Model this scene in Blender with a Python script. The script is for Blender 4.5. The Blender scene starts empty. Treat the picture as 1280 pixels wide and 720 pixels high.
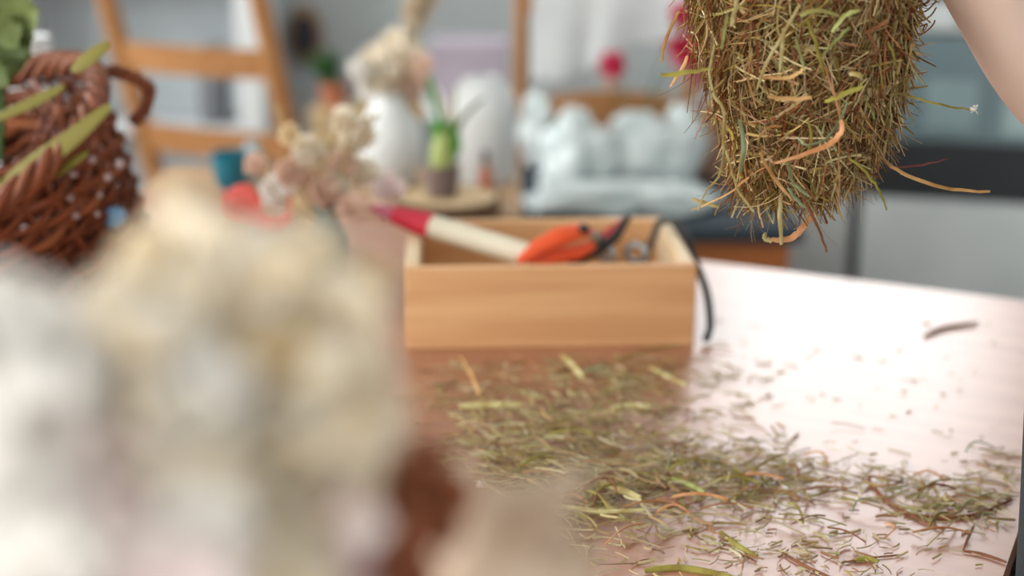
import bpy, bmesh, math, random
from mathutils import Vector, Matrix, noise
random.seed(7)
R = random.Random(11)
PI = math.pi
col = bpy.context.scene.collection
scene = bpy.context.scene

# ---------------------------------------------------------------- camera maths
CAM = Vector((0, 0, 1.21)); PITCH = math.radians(16.5); FPX = 1778.0
FW = Vector((0, math.cos(PITCH), -math.sin(PITCH))); UP = Vector((0, math.sin(PITCH), math.cos(PITCH)))
def at(px, py, d):
    """a point of the place seen at (px,py), d metres ahead on the ground plan"""
    r = FW + Vector((1, 0, 0)) * ((px - 640) / FPX) + UP * ((360 - py) / FPX)
    return CAM + r * (d / r.y)
def on(px, py, z):
    r = FW + Vector((1, 0, 0)) * ((px - 640) / FPX) + UP * ((360 - py) / FPX)
    return CAM + r * ((z - CAM.z) / r.z)
TZ = 0.75      # work table top

# ---------------------------------------------------------------- materials
def new_mat(name):
    m = bpy.data.materials.new(name); m.use_nodes = True
    return m, m.node_tree.nodes, m.node_tree.links, m.node_tree.nodes['Principled BSDF']
def lin(c):
    return tuple(((v / 255) / 12.92 if v / 255 <= .04045 else ((v / 255 + .055) / 1.055) ** 2.4) for v in c) + (1,)
def mat(name, c1, c2=None, scale=12, rough=.6, bump=0, stretch=(1, 1, 1), sss=0, trans=0, metal=0, spec=.5, detail=4, coat=0):
    m, n, l, b = new_mat(name)
    b.inputs['Roughness'].default_value = rough
    b.inputs['Metallic'].default_value = metal
    b.inputs['Specular IOR Level'].default_value = spec
    b.inputs['Coat Weight'].default_value = coat
    if sss:
        b.inputs['Subsurface Weight'].default_value = sss
        b.inputs['Subsurface Radius'].default_value = (.012, .005, .003)
        b.inputs['Subsurface Scale'].default_value = 1
    if trans: b.inputs['Transmission Weight'].default_value = trans
    c2 = c2 or tuple(max(0, v - 14) for v in c1)
    tc = n.new('ShaderNodeTexCoord'); mp = n.new('ShaderNodeMapping'); mp.inputs['Scale'].default_value = stretch
    nz = n.new('ShaderNodeTexNoise'); nz.inputs['Scale'].default_value = scale; nz.inputs['Detail'].default_value = detail
    rp = n.new('ShaderNodeValToRGB'); rp.color_ramp.elements[0].position = .35; rp.color_ramp.elements[1].position = .65
    rp.color_ramp.elements[0].color = lin(c1); rp.color_ramp.elements[1].color = lin(c2)
    l.new(tc.outputs['Object'], mp.inputs[0]); l.new(mp.outputs[0], nz.inputs[0]); l.new(nz.outputs[0], rp.inputs[0]); l.new(rp.outputs[0], b.inputs['Base Color'])
    if bump:
        bp = n.new('ShaderNodeBump'); bp.inputs['Strength'].default_value = bump; bp.inputs['Distance'].default_value = .003
        l.new(nz.outputs[0], bp.inputs['Height']); l.new(bp.outputs[0], b.inputs['Normal'])
    return m
def multi(name, cols, rough=.7, trans=0.0, per_obj=True, spec=.3):
    """every separate blade or petal of a mesh gets one colour of the list"""
    m, n, l, b = new_mat(name)
    b.inputs['Roughness'].default_value = rough; b.inputs['Specular IOR Level'].default_value = spec
    g = n.new('ShaderNodeNewGeometry'); oi = n.new('ShaderNodeObjectInfo')
    ad = n.new('ShaderNodeMath'); ad.operation = 'ADD'; fr = n.new('ShaderNodeMath'); fr.operation = 'FRACT'
    l.new(g.outputs['Random Per Island'], ad.inputs[0]); l.new(oi.outputs['Random'], ad.inputs[1]); l.new(ad.outputs[0], fr.inputs[0])
    rp = n.new('ShaderNodeValToRGB'); rp.color_ramp.interpolation = 'LINEAR'
    e = rp.color_ramp.elements
    while len(e) < len(cols): e.new(.5)
    for i, c in enumerate(cols):
        e[i].position = i / (len(cols) - 1)
    for i, c in enumerate(cols): e[i].color = lin(c)
    l.new(fr.outputs[0], rp.inputs[0]); l.new(rp.outputs[0], b.inputs['Base Color'])
    if trans:
        t = n.new('ShaderNodeBsdfTranslucent'); mx = n.new('ShaderNodeMixShader'); mx.inputs[0].default_value = trans
        l.new(rp.outputs[0], t.inputs[0]); l.new(b.outputs[0], mx.inputs[1]); l.new(t.outputs[0], mx.inputs[2])
        l.new(mx.outputs[0], n['Material Output'].inputs[0])
    return m
def wood(name, c1, c2, rough=.5, scale=6, axis=0, coat=0):
    st = [14, 14, 14]; st[axis] = 1.2
    return mat(name, c1, c2, scale=scale, rough=rough, stretch=tuple(st), bump=.08, coat=coat, detail=6)

M = dict(
    wall=mat('wall_paint', (200, 207, 208), (192, 199, 201), 3, .9),
    ceil=mat('ceiling_paint', (212, 212, 208), None, 3, .95),
    floor=wood('floor_boards', (96, 80, 68), (70, 58, 50), .55),
    white=mat('white_paint', (222, 226, 226), (208, 213, 214), 5, .5),
    table=None,
    boxw=wood('box_pine', (228, 182, 132), (204, 152, 104), .62, 2.2, 0),
    boxend=wood('box_end_grain', (236, 214, 180), (222, 192, 148), .65, 8, 1),
    chairw=wood('chair_wood', (190, 138, 90), (170, 116, 68), .5, 4, 2),
    seat=mat('seat_fabric', (92, 88, 86), None, 40, .9),
    darktop=mat('dark_tabletop', (52, 64, 72), (42, 53, 62), 9, .8, spec=.2),
    cabw=wood('orange_wood', (176, 104, 46), (146, 80, 32), .5, 3, 0),
    console=wood('console_wood', (186, 148, 108), (160, 122, 84), .5, 3, 0),
    black=mat('black_rubber', (34, 32, 32), (24, 23, 24), 20, .5),
    steel=mat('steel', (176, 180, 182), (150, 154, 158), 20, .3, metal=1),
    silver=mat('light_steel_front', (206, 213, 213), (194, 202, 203), 4, .5),
    ovenglass=mat('oven_glass', (104, 126, 132), (92, 114, 120), 3, .3, spec=.8),
    ovenblack=mat('oven_black', (34, 40, 44), (28, 33, 37), 6, .35),
    greycab=mat('pale_grey_front', (190, 194, 192), (178, 183, 182), 4, .6),
    plastic=mat('white_plastic_film', (218, 226, 226), (194, 208, 208), 16, .35, bump=.3, spec=.6),
    cloth=mat('pale_cloth', (214, 217, 216), (200, 204, 206), 8, .95, bump=.2),
    lav=mat('lavender_card', (196, 184, 198), (186, 173, 190), 6, .8),
    slice=wood('log_slice_wood', (214, 190, 150), (190, 160, 116), .7, 5, 2),
    bark=mat('log_bark', (120, 92, 66), (86, 64, 46), 50, .9, bump=.8),
    teal=mat('teal_glaze', (22, 112, 132), (16, 92, 112), 8, .35),
    bluegrey=mat('blue_grey_glaze', (110, 136, 140), (84, 108, 116), 14, .35),
    terra=mat('terracotta', (190, 118, 86), (166, 98, 70), 18, .85),
    glasspot=mat('smoky_pot', (128, 110, 106), (104, 88, 86), 30, .3),
    cream=mat('cream_tube', (232, 224, 202), (222, 212, 188), 8, .5),
    red=mat('red_cap', (214, 30, 62), (190, 22, 50), 12, .45),
    orange=mat('orange_grip', (238, 96, 44), (222, 76, 34), 12, .42),
    darkred=mat('dark_red_grip', (178, 62, 60), (146, 42, 44), 12, .5),
    coral=mat('coral_ribbon', (250, 116, 104), (244, 98, 92), 18, .5),
    wicker=multi('dark_wicker', [(70, 30, 14), (104, 50, 26), (132, 70, 38), (88, 40, 20), (150, 88, 52)], .6),
    wickerrim=multi('wicker_rim_cane', [(104, 52, 28), (128, 70, 42), (84, 40, 22), (146, 92, 62)], .6),
    green=multi('green_leaf', [(100, 116, 66), (82, 100, 54), (116, 130, 78)], .6, .25),
    blade=multi('olive_blade', [(120, 112, 42), (100, 98, 34), (134, 124, 52)], .6, .2),
    bright=multi('bright_leaf', [(92, 190, 62), (64, 158, 58), (150, 216, 110)], .45, .3),
    deepgreen=multi('deep_leaf', [(52, 92, 50), (72, 112, 60)], .55, .2),
    bulb=mat('pale_green_stalk', (178, 186, 110), (140, 166, 84), 12, .5),
    petal=multi('cream_petals', [(250, 242, 226), (246, 236, 212), (252, 248, 240), (246, 228, 192), (250, 240, 230)], .7, .25),
    petal_tan=multi('straw_yellow_petals', [(248, 226, 180), (250, 234, 200), (240, 214, 164)], .7, .25),
    petal_pink=multi('blush_petals', [(252, 238, 234), (250, 230, 230), (252, 244, 238)], .7, .25),
    petal_white=multi('white_petals', [(250, 248, 242), (254, 251, 247), (244, 241, 234)], .7, .25),
    petal_mag=multi('crimson_petals', [(206, 28, 78), (186, 20, 62), (222, 56, 100)], .6, .2),
    petal_rose=multi('dusty_pink_petals', [(206, 120, 140), (190, 96, 120), (216, 140, 150)], .6, .25),
    petal_peach=multi('peach_petals', [(244, 218, 198), (240, 206, 184), (248, 228, 212)], .7, .3),
    plume=multi('pampas_plume', [(232, 218, 194), (222, 204, 176), (240, 230, 212)], .8, .3),
    stem=multi('dry_stem', [(178, 150, 98), (196, 170, 116), (150, 128, 78)], .7),
    brownleaf=multi('brown_dry_leaf', [(190, 124, 88), (160, 98, 70), (204, 140, 104)], .65, .2),
    kraft=mat('kraft_paper', (206, 184, 162), (192, 170, 148), 14, .85),
    hay=multi('hay_blades', [(118, 84, 40), (190, 166, 96), (212, 178, 126), (228, 218, 166), (156, 82, 48), (92, 58, 28), (198, 132, 88), (190, 190, 130), (230, 204, 160), (116, 56, 34), (166, 146, 66), (100, 66, 34), (196, 168, 112)], .65, .22),
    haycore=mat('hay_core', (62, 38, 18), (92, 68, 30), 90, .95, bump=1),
    litter=multi('litter_blades', [(150, 116, 74), (190, 172, 118), (206, 190, 148), (158, 106, 70), (170, 158, 100), (124, 90, 56), (218, 208, 172), (156, 150, 88), (198, 160, 118)], .7, .2),
    skin=mat('skin', (234, 210, 194), (228, 200, 182), 9, .55, sss=.12),
    hair=mat('brown_hair', (78, 54, 38), (58, 38, 26), 60, .6, bump=.6, stretch=(1, 1, .1)),
    apron=mat('slate_apron_cloth', (40, 48, 50), (33, 40, 42), 300, .95, bump=.5),
    shirt=mat('grey_shirt_cloth', (150, 150, 148), None, 80, .9),
    trousers=mat('dark_trouser_cloth', (46, 50, 58), None, 100, .9),
    shoe=mat('shoe_leather', (40, 34, 32), None, 30, .5),
    brownbag=mat('brown_paper', (150, 118, 96), (128, 98, 82), 20, .85, bump=.3),
    plaque=mat('dark_plaque', (62, 54, 62), (50, 44, 54), 10, .6),
    tanframe=mat('tan_frame', (168, 136, 106), None, 10, .6),
    eye=mat('eye_white', (230, 228, 224), None, 10, .3),
    lips=mat('lips', (176, 104, 96), None, 10, .5),
)
def table_mat():
    m, n, l, b = new_mat('glossy_brown_tabletop')
    tc = n.new('ShaderNodeTexCoord'); mp = n.new('ShaderNodeMapping'); mp.inputs['Scale'].default_value = (1.5, 16, 1)
    nz = n.new('ShaderNodeTexNoise'); nz.inputs['Scale'].default_value = 3; nz.inputs['Detail'].default_value = 6
    rp = n.new('ShaderNodeValToRGB'); rp.color_ramp.elements[0].position = .3; rp.color_ramp.elements[1].position = .7
    rp.color_ramp.elements[0].color = lin((176, 124, 96)); rp.color_ramp.elements[1].color = lin((160, 108, 82))
    l.new(tc.outputs['Object'], mp.inputs[0]); l.new(mp.outputs[0], nz.inputs[0]); l.new(nz.outputs[0], rp.inputs[0]); l.new(rp.outputs[0], b.inputs['Base Color'])
    b.inputs['Roughness'].default_value = .35
    b.inputs['IOR'].default_value = 1.85
    return m
M['table'] = table_mat()

# ---------------------------------------------------------------- mesh builder
class MB:
    def __init__(s): s.v = []; s.f = []
    def add(s, vs, fs):
        b = len(s.v); s.v += [tuple(p) for p in vs]; s.f += [tuple(b + i for i in f) for f in fs]; return s
    def box(s, c, size, rot=None, bev=0):
        bm = bmesh.new(); bmesh.ops.create_cube(bm, size=1)
        for v in bm.verts: v.co = Vector((v.co.x * size[0], v.co.y * size[1], v.co.z * size[2]))
        if bev: bmesh.ops.bevel(bm, geom=bm.edges[:], offset=bev, segments=2, affect='EDGES', profile=.5)
        if rot: bm.transform(rot.to_4x4())
        bm.verts.ensure_lookup_table()
        for i, v in enumerate(bm.verts): v.index = i
        s.add([v.co + Vector(c) for v in bm.verts], [[v.index for v in f.verts] for f in bm.faces]); bm.free(); return s
    def tube(s, pts, r, n=8, cap=True, flat=1.0):
        pts = [Vector(p) for p in pts]; k = len(pts)
        rs = r if isinstance(r, (list, tuple)) else [r] * k
        t = (pts[1] - pts[0]).normalized(); a = t.orthogonal().normalized(); vs = []; fs = []
        for i in range(k):
            d = pts[min(i + 1, k - 1)] - pts[max(i - 1, 0)]
            d = d.normalized() if d.length > 1e-9 else t
            a = (a - d * a.dot(d)); a = a.normalized() if a.length > 1e-6 else d.orthogonal().normalized()
            b = d.cross(a)
            for j in range(n):
                w = 2 * PI * j / n; vs.append(pts[i] + a * (math.cos(w) * rs[i]) + b * (math.sin(w) * rs[i] * flat))
        for i in range(k - 1):
            for j in range(n):
                fs.append((i * n + j, i * n + (j + 1) % n, (i + 1) * n + (j + 1) % n, (i + 1) * n + j))
        if cap: fs.append(tuple(range(n - 1, -1, -1))); fs.append(tuple((k - 1) * n + j for j in range(n)))
        return s.add(vs, fs)
    def lathe(s, prof, c=(0, 0, 0), n=28, cap=True, mat=None):
        vs = []; fs = []; c = Vector(c)
        for r, z in prof:
            for j in range(n):
                w = 2 * PI * j / n; p = Vector((r * math.cos(w), r * math.sin(w), z))
                vs.append((mat @ p if mat else p) + c)
        for i in range(len(prof) - 1):
            for j in range(n): fs.append((i * n + j, i * n + (j + 1) % n, (i + 1) * n + (j + 1) % n, (i + 1) * n + j))
        if cap: fs.append(tuple(range(n - 1, -1, -1))); fs.append(tuple((len(prof) - 1) * n + j for j in range(n)))
        return s.add(vs, fs)
    def grid(s, fn, nu, nv):
        vs = [fn(i / nu, j / nv) for i in range(nu + 1) for j in range(nv + 1)]
        fs = [(i * (nv + 1) + j, (i + 1) * (nv + 1) + j, (i + 1) * (nv + 1) + j + 1, i * (nv + 1) + j + 1) for i in range(nu) for j in range(nv)]
        return s.add(vs, fs)
    def blob(s, c, r, seg=16, amp=0, freq=8, seed=0):
        c = Vector(c); rx = Vector(r) if not isinstance(r, (int, float)) else Vector((r, r, r))
        def fn(u, v):
            th = u * 2 * PI; ph = (v - .5) * PI
            d = Vector((math.cos(th) * math.cos(ph), math.sin(th) * math.cos(ph), math.sin(ph)))
            p = Vector((d.x * rx.x, d.y * rx.y, d.z * rx.z))
            if amp: p *= 1 + amp * noise.noise(d * freq + Vector((seed, seed * 2.3, 0)))
            return c + p
        return s.grid(fn, seg * 2, seg)
    def build(s, name, m, parent=None, origin=None, smooth=True, loc=None):
        """origin: vertices were given in the place's own coordinates; re-base them"""
        me = bpy.data.meshes.new(name)
        if origin is not None:
            o_ = Vector(origin); vv = [tuple(Vector(p) - o_) for p in s.v]
        else: vv = s.v
        me.from_pydata(vv, [], s.f); me.validate()
        bm = bmesh.new(); bm.from_mesh(me); bmesh.ops.remove_doubles(bm, verts=bm.verts, dist=1e-6)
        bmesh.ops.recalc_face_normals(bm, faces=bm.faces); bm.to_mesh(me); bm.free()
        me.materials.append(m)
        if smooth:
            me.polygons.foreach_set('use_smooth', [True] * len(me.polygons))
            try: me.set_sharp_from_angle(angle=math.radians(40))
            except Exception: pass
        o = bpy.data.objects.new(name, me); col.objects.link(o)
        if parent is not None:
            o.parent = parent
            if origin is not None: o.location = Vector(origin) - parent.location
        elif origin is not None: o.location = origin
        if loc is not None: o.location = loc
        return o
def tag(o, label=None, cat=None, group=None, kind=None):
    for k, v in (('label', label), ('category', cat), ('group', group), ('kind', kind)):
        if v: o[k] = v
    return o
def thing(name, label, cat, loc=(0, 0, 0), rz=0, group=None):
    o = bpy.data.objects.new(name, None); o.empty_display_size = .05; col.objects.link(o); o.location = loc; o.rotation_euler = (0, 0, rz)
    return tag(o, label, cat, group)
def P(mb, name, m, root, smooth=True):
    """part given in the place's coordinates under an unrotated root"""
    return mb.build(name, m, root, origin=root.location.copy(), smooth=smooth) if False else _part(mb, name, m, root, smooth)
def _part(mb, name, m, root, smooth):
    base = Vector((0, 0, 0)); r = root
    while r is not None: base += r.location; r = r.parent
    o = mb.build(name, m, root, smooth=smooth)
    for v in o.data.vertices: v.co -= base
    return o
def copy_tree(o, parent=None):
    c = o.copy(); col.objects.link(c); c.parent = parent
    for ch in list(o.children): copy_tree(ch, c)
    return c

# ================================================================ SETTING
XL, XR, YB, ZC = -2.7, 2.6, 4.75, 3.05
def struct(name, mb, m): return tag(mb.build(name, m, smooth=False), kind='structure')
struct('floor', MB().box((0, 1.6, -.05), (XR - XL + .3, 6.6, .1)), M['floor'])
struct('ceiling', MB().box((0, 1.6, ZC + .05), (XR - XL + .3, 6.6, .1)), M['ceil'])
# back wall with the kitchen window above the worktop
WX0, WX1, WZ0, WZ1 = .58, 1.8, 1.5, 2.88
b = MB()
b.box(((XL + WX0) / 2, YB + .08, ZC / 2), (WX0 - XL, .16, ZC)); b.box(((WX1 + XR) / 2, YB + .08, ZC / 2), (XR - WX1, .16, ZC))
b.box(((WX0 + WX1) / 2, YB + .08, WZ0 / 2), (WX1 - WX0, .16, WZ0)); b.box(((WX0 + WX1) / 2, YB + .08, (WZ1 + ZC) / 2), (WX1 - WX0, .16, ZC - WZ1))
struct('wall_back', b, M['wall'])
LY0, LY1, LZ0, LZ1 = -.9, 1.5, .95, 2.45
b = MB(); xl = XL - .08
b.box((xl, (-1.6 + LY0) / 2, ZC / 2), (.16, LY0 + 1.6, ZC)); KY0, KY1 = 2.3, 3.9
b.box((xl, (LY1 + KY0) / 2, ZC / 2), (.16, KY0 - LY1, ZC)); b.box((xl, (KY1 + YB) / 2, ZC / 2), (.16, YB - KY1, ZC)); b.box((xl, (KY0 + KY1) / 2, LZ0 / 2), (.16, KY1 - KY0, LZ0)); b.box((xl, (KY0 + KY1) / 2, (LZ1 + ZC) / 2), (.16, KY1 - KY0, ZC - LZ1))
b.box((xl, (LY0 + LY1) / 2, LZ0 / 2), (.16, LY1 - LY0, LZ0)); b.box((xl, (LY0 + LY1) / 2, (LZ1 + ZC) / 2), (.16, LY1 - LY0, ZC - LZ1))
struct('wall_left', b, M['wall'])
struct('wall_right', MB().box((XR + .08, 1.6, ZC / 2), (.16, 6.4, ZC)), M['wall'])
def window(name, c, axis, w, h, nm):
    f = MB(); t = .05
    def bx(u, z, su, sz, d=.06):
        f.box((c[0] + (u if axis == 0 else 0), c[1] + (u if axis == 1 else 0), c[2] + z), (su, d, sz) if axis == 0 else (d, su, sz))
    bx(-w / 2 + t / 2, 0, t, h); bx(w / 2 - t / 2, 0, t, h); bx(0, h / 2 - t / 2, w, t); bx(0, -h / 2 + t / 2, w, t)
    for k in range(1, nm): bx(-w / 2 + w * k / nm, 0, .04, h, .05)
    return struct(name, f, M['white'])
window('window_1', ((WX0 + WX1) / 2, YB + .05, (WZ0 + WZ1) / 2), 0, WX1 - WX0, WZ1 - WZ0, 2)
window('window_2', (XL - .05, (LY0 + LY1) / 2, (LZ0 + LZ1) / 2), 1, LY1 - LY0, LZ1 - LZ0, 3)
window('added_fill_window', (XL - .05, (KY0 + KY1) / 2, (LZ0 + LZ1) / 2), 1, KY1 - KY0, LZ1 - LZ0, 2)  # unseen opening, added to brighten the back of the room
struct('baseboard_back', MB().box((0, YB - .01, .05), (XR - XL, .02, .1)), M['white'])

# ================================================================ WORK TABLE
corner = Vector((.634, 1.4735, 0)); ang = math.atan2(-.16, .325)          # the far edge runs down to the right
u = Vector((math.cos(ang), math.sin(ang), 0)); w_ = Vector((math.sin(ang), -math.cos(ang), 0))
TL, TD = 1.65, 1.5
tc_ = corner - u * TL / 2 + w_ * TD / 2
tb = thing('work_table', 'large glossy brown work table strewn with hay', 'table', (tc_.x, tc_.y, 0), ang)
bm_ = MB()
def rrect(w, d, r, z, n=8):
    pts = []
    for cx, cy, a0 in ((w / 2 - r, d / 2 - r, 0), (-w / 2 + r, d / 2 - r, 90), (-w / 2 + r, -d / 2 + r, 180), (w / 2 - r, -d / 2 + r, 270)):
        for k in range(n + 1):
            a = math.radians(a0 + 90 * k / n); pts.append((cx + r * math.cos(a), cy + r * math.sin(a), z))
    return pts
rings = [rrect(TL - .004, TD - .004, .04, TZ - .028), rrect(TL, TD, .042, TZ - .026), rrect(TL, TD, .042, TZ - .003), rrect(TL - .006, TD - .006, .04, TZ)]
vs = [p for r in rings for p in r]; n_ = len(rings[0])
fs = [(i * n_ + j, i * n_ + (j + 1) % n_, (i + 1) * n_ + (j + 1) % n_, (i + 1) * n_ + j) for i in range(3) for j in range(n_)]
fs += [tuple(range(n_ - 1, -1, -1)), tuple(3 * n_ + j for j in range(n_))]
MB().add(vs, fs).build('tabletop', M['table'], tb)
ap = MB()
for sx, sy, cx, cy in ((TL - .24, .02, 0, TD / 2 - .09), (TL - .24, .02, 0, -TD / 2 + .09), (.02, TD - .24, TL / 2 - .09, 0), (.02, TD - .24, -TL / 2 + .09, 0)):
    ap.box((cx, cy, TZ - .068), (sx, sy, .08))
ap.build('apron_rail', M['cabw'], tb, smooth=False)
for sx in (-1, 1):
    for sy in (-1, 1):
        MB().box((sx * (TL / 2 - .09), sy * (TD / 2 - .09), (TZ - .028) / 2), (.06, .06, TZ - .028), bev=.005).build('leg', M['cabw'], tb, smooth=False)

# ================================================================ TOOL BOX
FLb = on(507, 437, TZ); FRb = on(868, 432, TZ)
bx_ang = math.atan2(FRb.y - FLb.y, FRb.x - FLb.x); BW = (FRb - FLb).length; BD = .205; BH = .083; T = .014
bu = Vector((math.cos(bx_ang), math.sin(bx_ang), 0)); bv = Vector((-math.sin(bx_ang), math.cos(bx_ang), 0))
bc = (FLb + FRb) / 2 + bv * BD / 2
box = thing('wooden_box', 'open pine wood box holding hand tools, standing on the work table', 'box', (bc.x, bc.y, TZ), bx_ang)
MB().box((0, -BD / 2 + T / 2, BH / 2), (BW, T, BH), bev=.0015).build('front_panel', M['boxw'], box, smooth=False)
MB().box((0, BD / 2 - T / 2, BH / 2), (BW, T, BH), bev=.0015).build('back_panel', M['boxw'], box, smooth=False)
for s in (-1, 1):
    o = MB().box((s * (BW / 2 - T / 2), 0, BH / 2), (T, BD - 2 * T - .001, BH), bev=.0015).build('end_panel', M['boxend'], box, smooth=False)
MB().box((0, 0, .006), (BW - 2 * T, BD - 2 * T, .008)).build('bottom_panel', M['boxw'], box, smooth=False)
def inb(x, y, z): return bc + bu * x + bv * y + Vector((0, 0, z))
# red and cream tube leaning out of the box
tubeA = at(472, 262, 1.50); tubeB = at(662, 320, 1.42)
mk = thing('glue_brush', 'cream handled brush with red band leaning over the left end of wooden box', 'brush', tuple(tubeB))
dirv = (tubeB - tubeA)
def seg(a, b_): return [tubeA + dirv * a, tubeA + dirv * (a + b_) / 2, tubeA + dirv * b_]
P(MB().tube(seg(.36, 1.0), .0125, 16), 'handle', M['cream'], mk)
P(MB().tube(seg(.12, .37), [.010, .0125, .0138], 16), 'band', M['red'], mk)
P(MB().tube(seg(-.04, .13), [.003, .007, .0095], 12), 'tip', M['petal_rose'], mk)
# orange pruning shears
def grip(pts, r, flat=.6): return MB().tube(pts, r, 12, flat=flat)
ps = thing('pruning_shears', 'orange handled garden shears resting tilted in the wooden box', 'shears', tuple(at(700, 318, 1.41)))
P(grip([at(648, 327, 1.375), at(672, 309, 1.385), at(700, 296, 1.395), at(728, 288, 1.405), at(738, 287, 1.41)], [.004, .0085, .0115, .009, .005]), 'upper_handle', M['orange'], ps)
P(grip([at(660, 329, 1.385), at(690, 321, 1.39), at(720, 316, 1.40), at(742, 306, 1.41)], [.004, .008, .009, .005]), 'lower_handle', M['orange'], ps)
P(MB().blob(at(730, 286, 1.40), .0058, 8), 'pivot', M['black'], ps)
P(MB().tube([at(738, 290, 1.41), at(760, 312, 1.43), at(772, 330, 1.44)], [.005, .007, .002], 8, flat=.3), 'blade', M['steel'], ps)
pl = thing('pliers', 'black and dark red handled pliers lying across the middle of wooden box', 'pliers', tuple(at(740, 315, 1.43)))
P(grip([at(700, 324, 1.415), at(735, 310, 1.425), at(760, 295, 1.44), at(782, 275, 1.45)], [.004, .008, .008, .004]), 'red_handle', M['darkred'], pl)
P(grip([at(712, 332, 1.41), at(748, 314, 1.415), at(770, 296, 1.425), at(786, 270, 1.44)], [.004, .0055, .0055, .0035]), 'black_handle', M['black'], pl)
for (x, y, d, r, lb) in ((795, 316, 1.44, .010, 'silver metal tape roll lying near the right end inside box'), (757, 316, 1.42, .008, 'small shiny metal clip lying beside the pliers in box')):
    p = at(x, y, d); o = MB()
    k = 20
    o.tube([p + Vector((math.cos(2 * PI * i / k) * r, math.sin(2 * PI * i / k) * r * .4, math.sin(2 * PI * i / k) * r * .8)) for i in range(k + 1)], r * .38, 8, cap=False)
    oo = tag(o.build('metal_ring', M['steel'], origin=p), lb, 'ring')
# black cord over the right end
c_ = MB().tube([inb(.10, .03, .012), inb(.12, .05, .06), inb(BW / 2 - .02, .05, .090), inb(BW / 2 + .006, .03, .088), inb(BW / 2 + .014, .0, .06), inb(BW / 2 + .018, -.05, .035),
                inb(BW / 2 + .016, -.085, .012), inb(BW / 2 + .008, -.10, .0045)], .0028, 8)
cord_pts = [inb(.10, .03, .02), inb(.125, .06, .075), inb(BW / 2 - .012, .055, .0905), inb(BW / 2 + .006, .035, .0885), inb(BW / 2 + .0145, .0, .062), inb(BW / 2 + .021, -.045, .038), inb(BW / 2 + .0195, -.08, .014), inb(BW / 2 + .012, -.10, .006)]
def smooth_path(p, n=6):
    out = []
    for i in range(len(p) - 1):
        p0, p1, p2, p3 = p[max(i - 1, 0)], p[i], p[i + 1], p[min(i + 2, len(p) - 1)]
        for k in range(n):
            t = k / n
            out.append(.5 * ((2 * p1) + (p2 - p0) * t + (2 * p0 - 5 * p1 + 4 * p2 - p3) * t * t + (3 * p1 - p0 - 3 * p2 + p3) * t ** 3))
    return out + [p[-1]]
tag(MB().tube(smooth_path(cord_pts), .0040, 8).build('cord', M['black'], origin=cord_pts[-1]), 'black cord hanging over the right end of wooden box', 'cord')

# ================================================================ HAY
def straw(mb, p, d, L, w, bend=.3, seg=4, flat=.35, taper=.6):
    d = d.normalized(); b = d.orthogonal().normalized(); b.rotate(Matrix.Rotation(R.uniform(0, 2 * PI), 3, d))
    pts = []; q = p.copy(); cur = d.copy(); k = R.uniform(-bend, bend)
    for i in range(seg + 1):
        pts.append(q.copy()); q = q + cur * (L / seg); cur = (cur + b * (k / seg) * 2).normalized()
        if R.random() < .08: cur = (cur + Vector((R.gauss(0, .4), R.gauss(0, .4), R.gauss(0, .4)))).normalized()
    mb.tube(pts, [w * (1 - (1 - taper) * (i / seg)) for i in range(seg + 1)], 4, cap=False, flat=flat)
BD0 = .965           # centre of the bundle, ahead of the camera
prof = [(-150, 1000, 128), (-80, 1002, 136), (0, 1003, 133), (60, 1006, 126), (100, 1008, 118), (150, 1008, 108), (190, 1003, 94), (215, 992, 76), (235, 985, 55), (250, 982, 22)]
def hp(y):
    for i in range(len(prof) - 1):
        if prof[i][0] <= y <= prof[i + 1][0]:
            t = (y - prof[i][0]) / (prof[i + 1][0] - prof[i][0])
            return prof[i][1] + t * (prof[i + 1][1] - prof[i][1]), prof[i][2] + t * (prof[i + 1][2] - prof[i][2])
    return prof[-1][1], prof[-1][2]
S = BD0 * 1.03 / FPX
htop = at(1000, -150, BD0)
hay = thing('hay_bundle', 'thick shaggy bundle of dried hay held up above the work table', 'hay bundle', tuple(at(1000, 250, BD0)))
def hay_pt(y, th, k=1.0):
    cx, r = hp(y); c = at(cx, y, BD0)
    return c + Vector((math.cos(th) * r * S * k, math.sin(th) * r * S * .82 * k, 0)), Vector((math.cos(th), math.sin(th), 0)), r * S
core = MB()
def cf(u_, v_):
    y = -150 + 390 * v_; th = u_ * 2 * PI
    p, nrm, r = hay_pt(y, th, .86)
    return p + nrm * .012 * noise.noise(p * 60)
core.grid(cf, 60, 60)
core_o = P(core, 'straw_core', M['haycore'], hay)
mass = MB()
for i in range(8200):
    y = R.uniform(-150, 243); th = R.uniform(0, 2 * PI)
    if i % 4: th = R.uniform(PI * .95, PI * 2.05)
    k = R.uniform(.80, .99)
    p, nrm, r = hay_pt(y, th, k)
    tan = Vector((-nrm.y, nrm.x, 0)); dn = Vector((0, 0, -1))
    sw = noise.noise(p * 28) * 1.6                    # locks of hay lean together
    mode = R.random()
    if mode < .68: d = dn + tan * (sw + R.gauss(0, .3)) + nrm * R.gauss(.0, .10)
    elif mode < .93: d = dn * R.gauss(.2, .6) + tan * R.choice((-1, 1)) + nrm * R.gauss(0, .08)
    else: d = dn * R.gauss(.3, .6) + tan * R.gauss(0, .7) + nrm * R.gauss(.15, .25)
    L = R.uniform(.014, .05); wd = R.choice((.0003, .0004, .0005, .0007, .0010)) * R.uniform(.8, 1.3); sg = 4
    if i % 7 == 0: wd = R.uniform(.0010, .0019); L = R.uniform(.02, .055); sg = 6
    if i % 40 == 0: wd = R.uniform(.0020, .0032); L = R.uniform(.012, .03)
    d.normalize(); straw(mass, p - d * L * .5 + nrm * R.uniform(-.002, .003), d, L, wd, bend=.7, seg=sg, flat=.3 if wd < .001 else .6, taper=.45)
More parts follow.
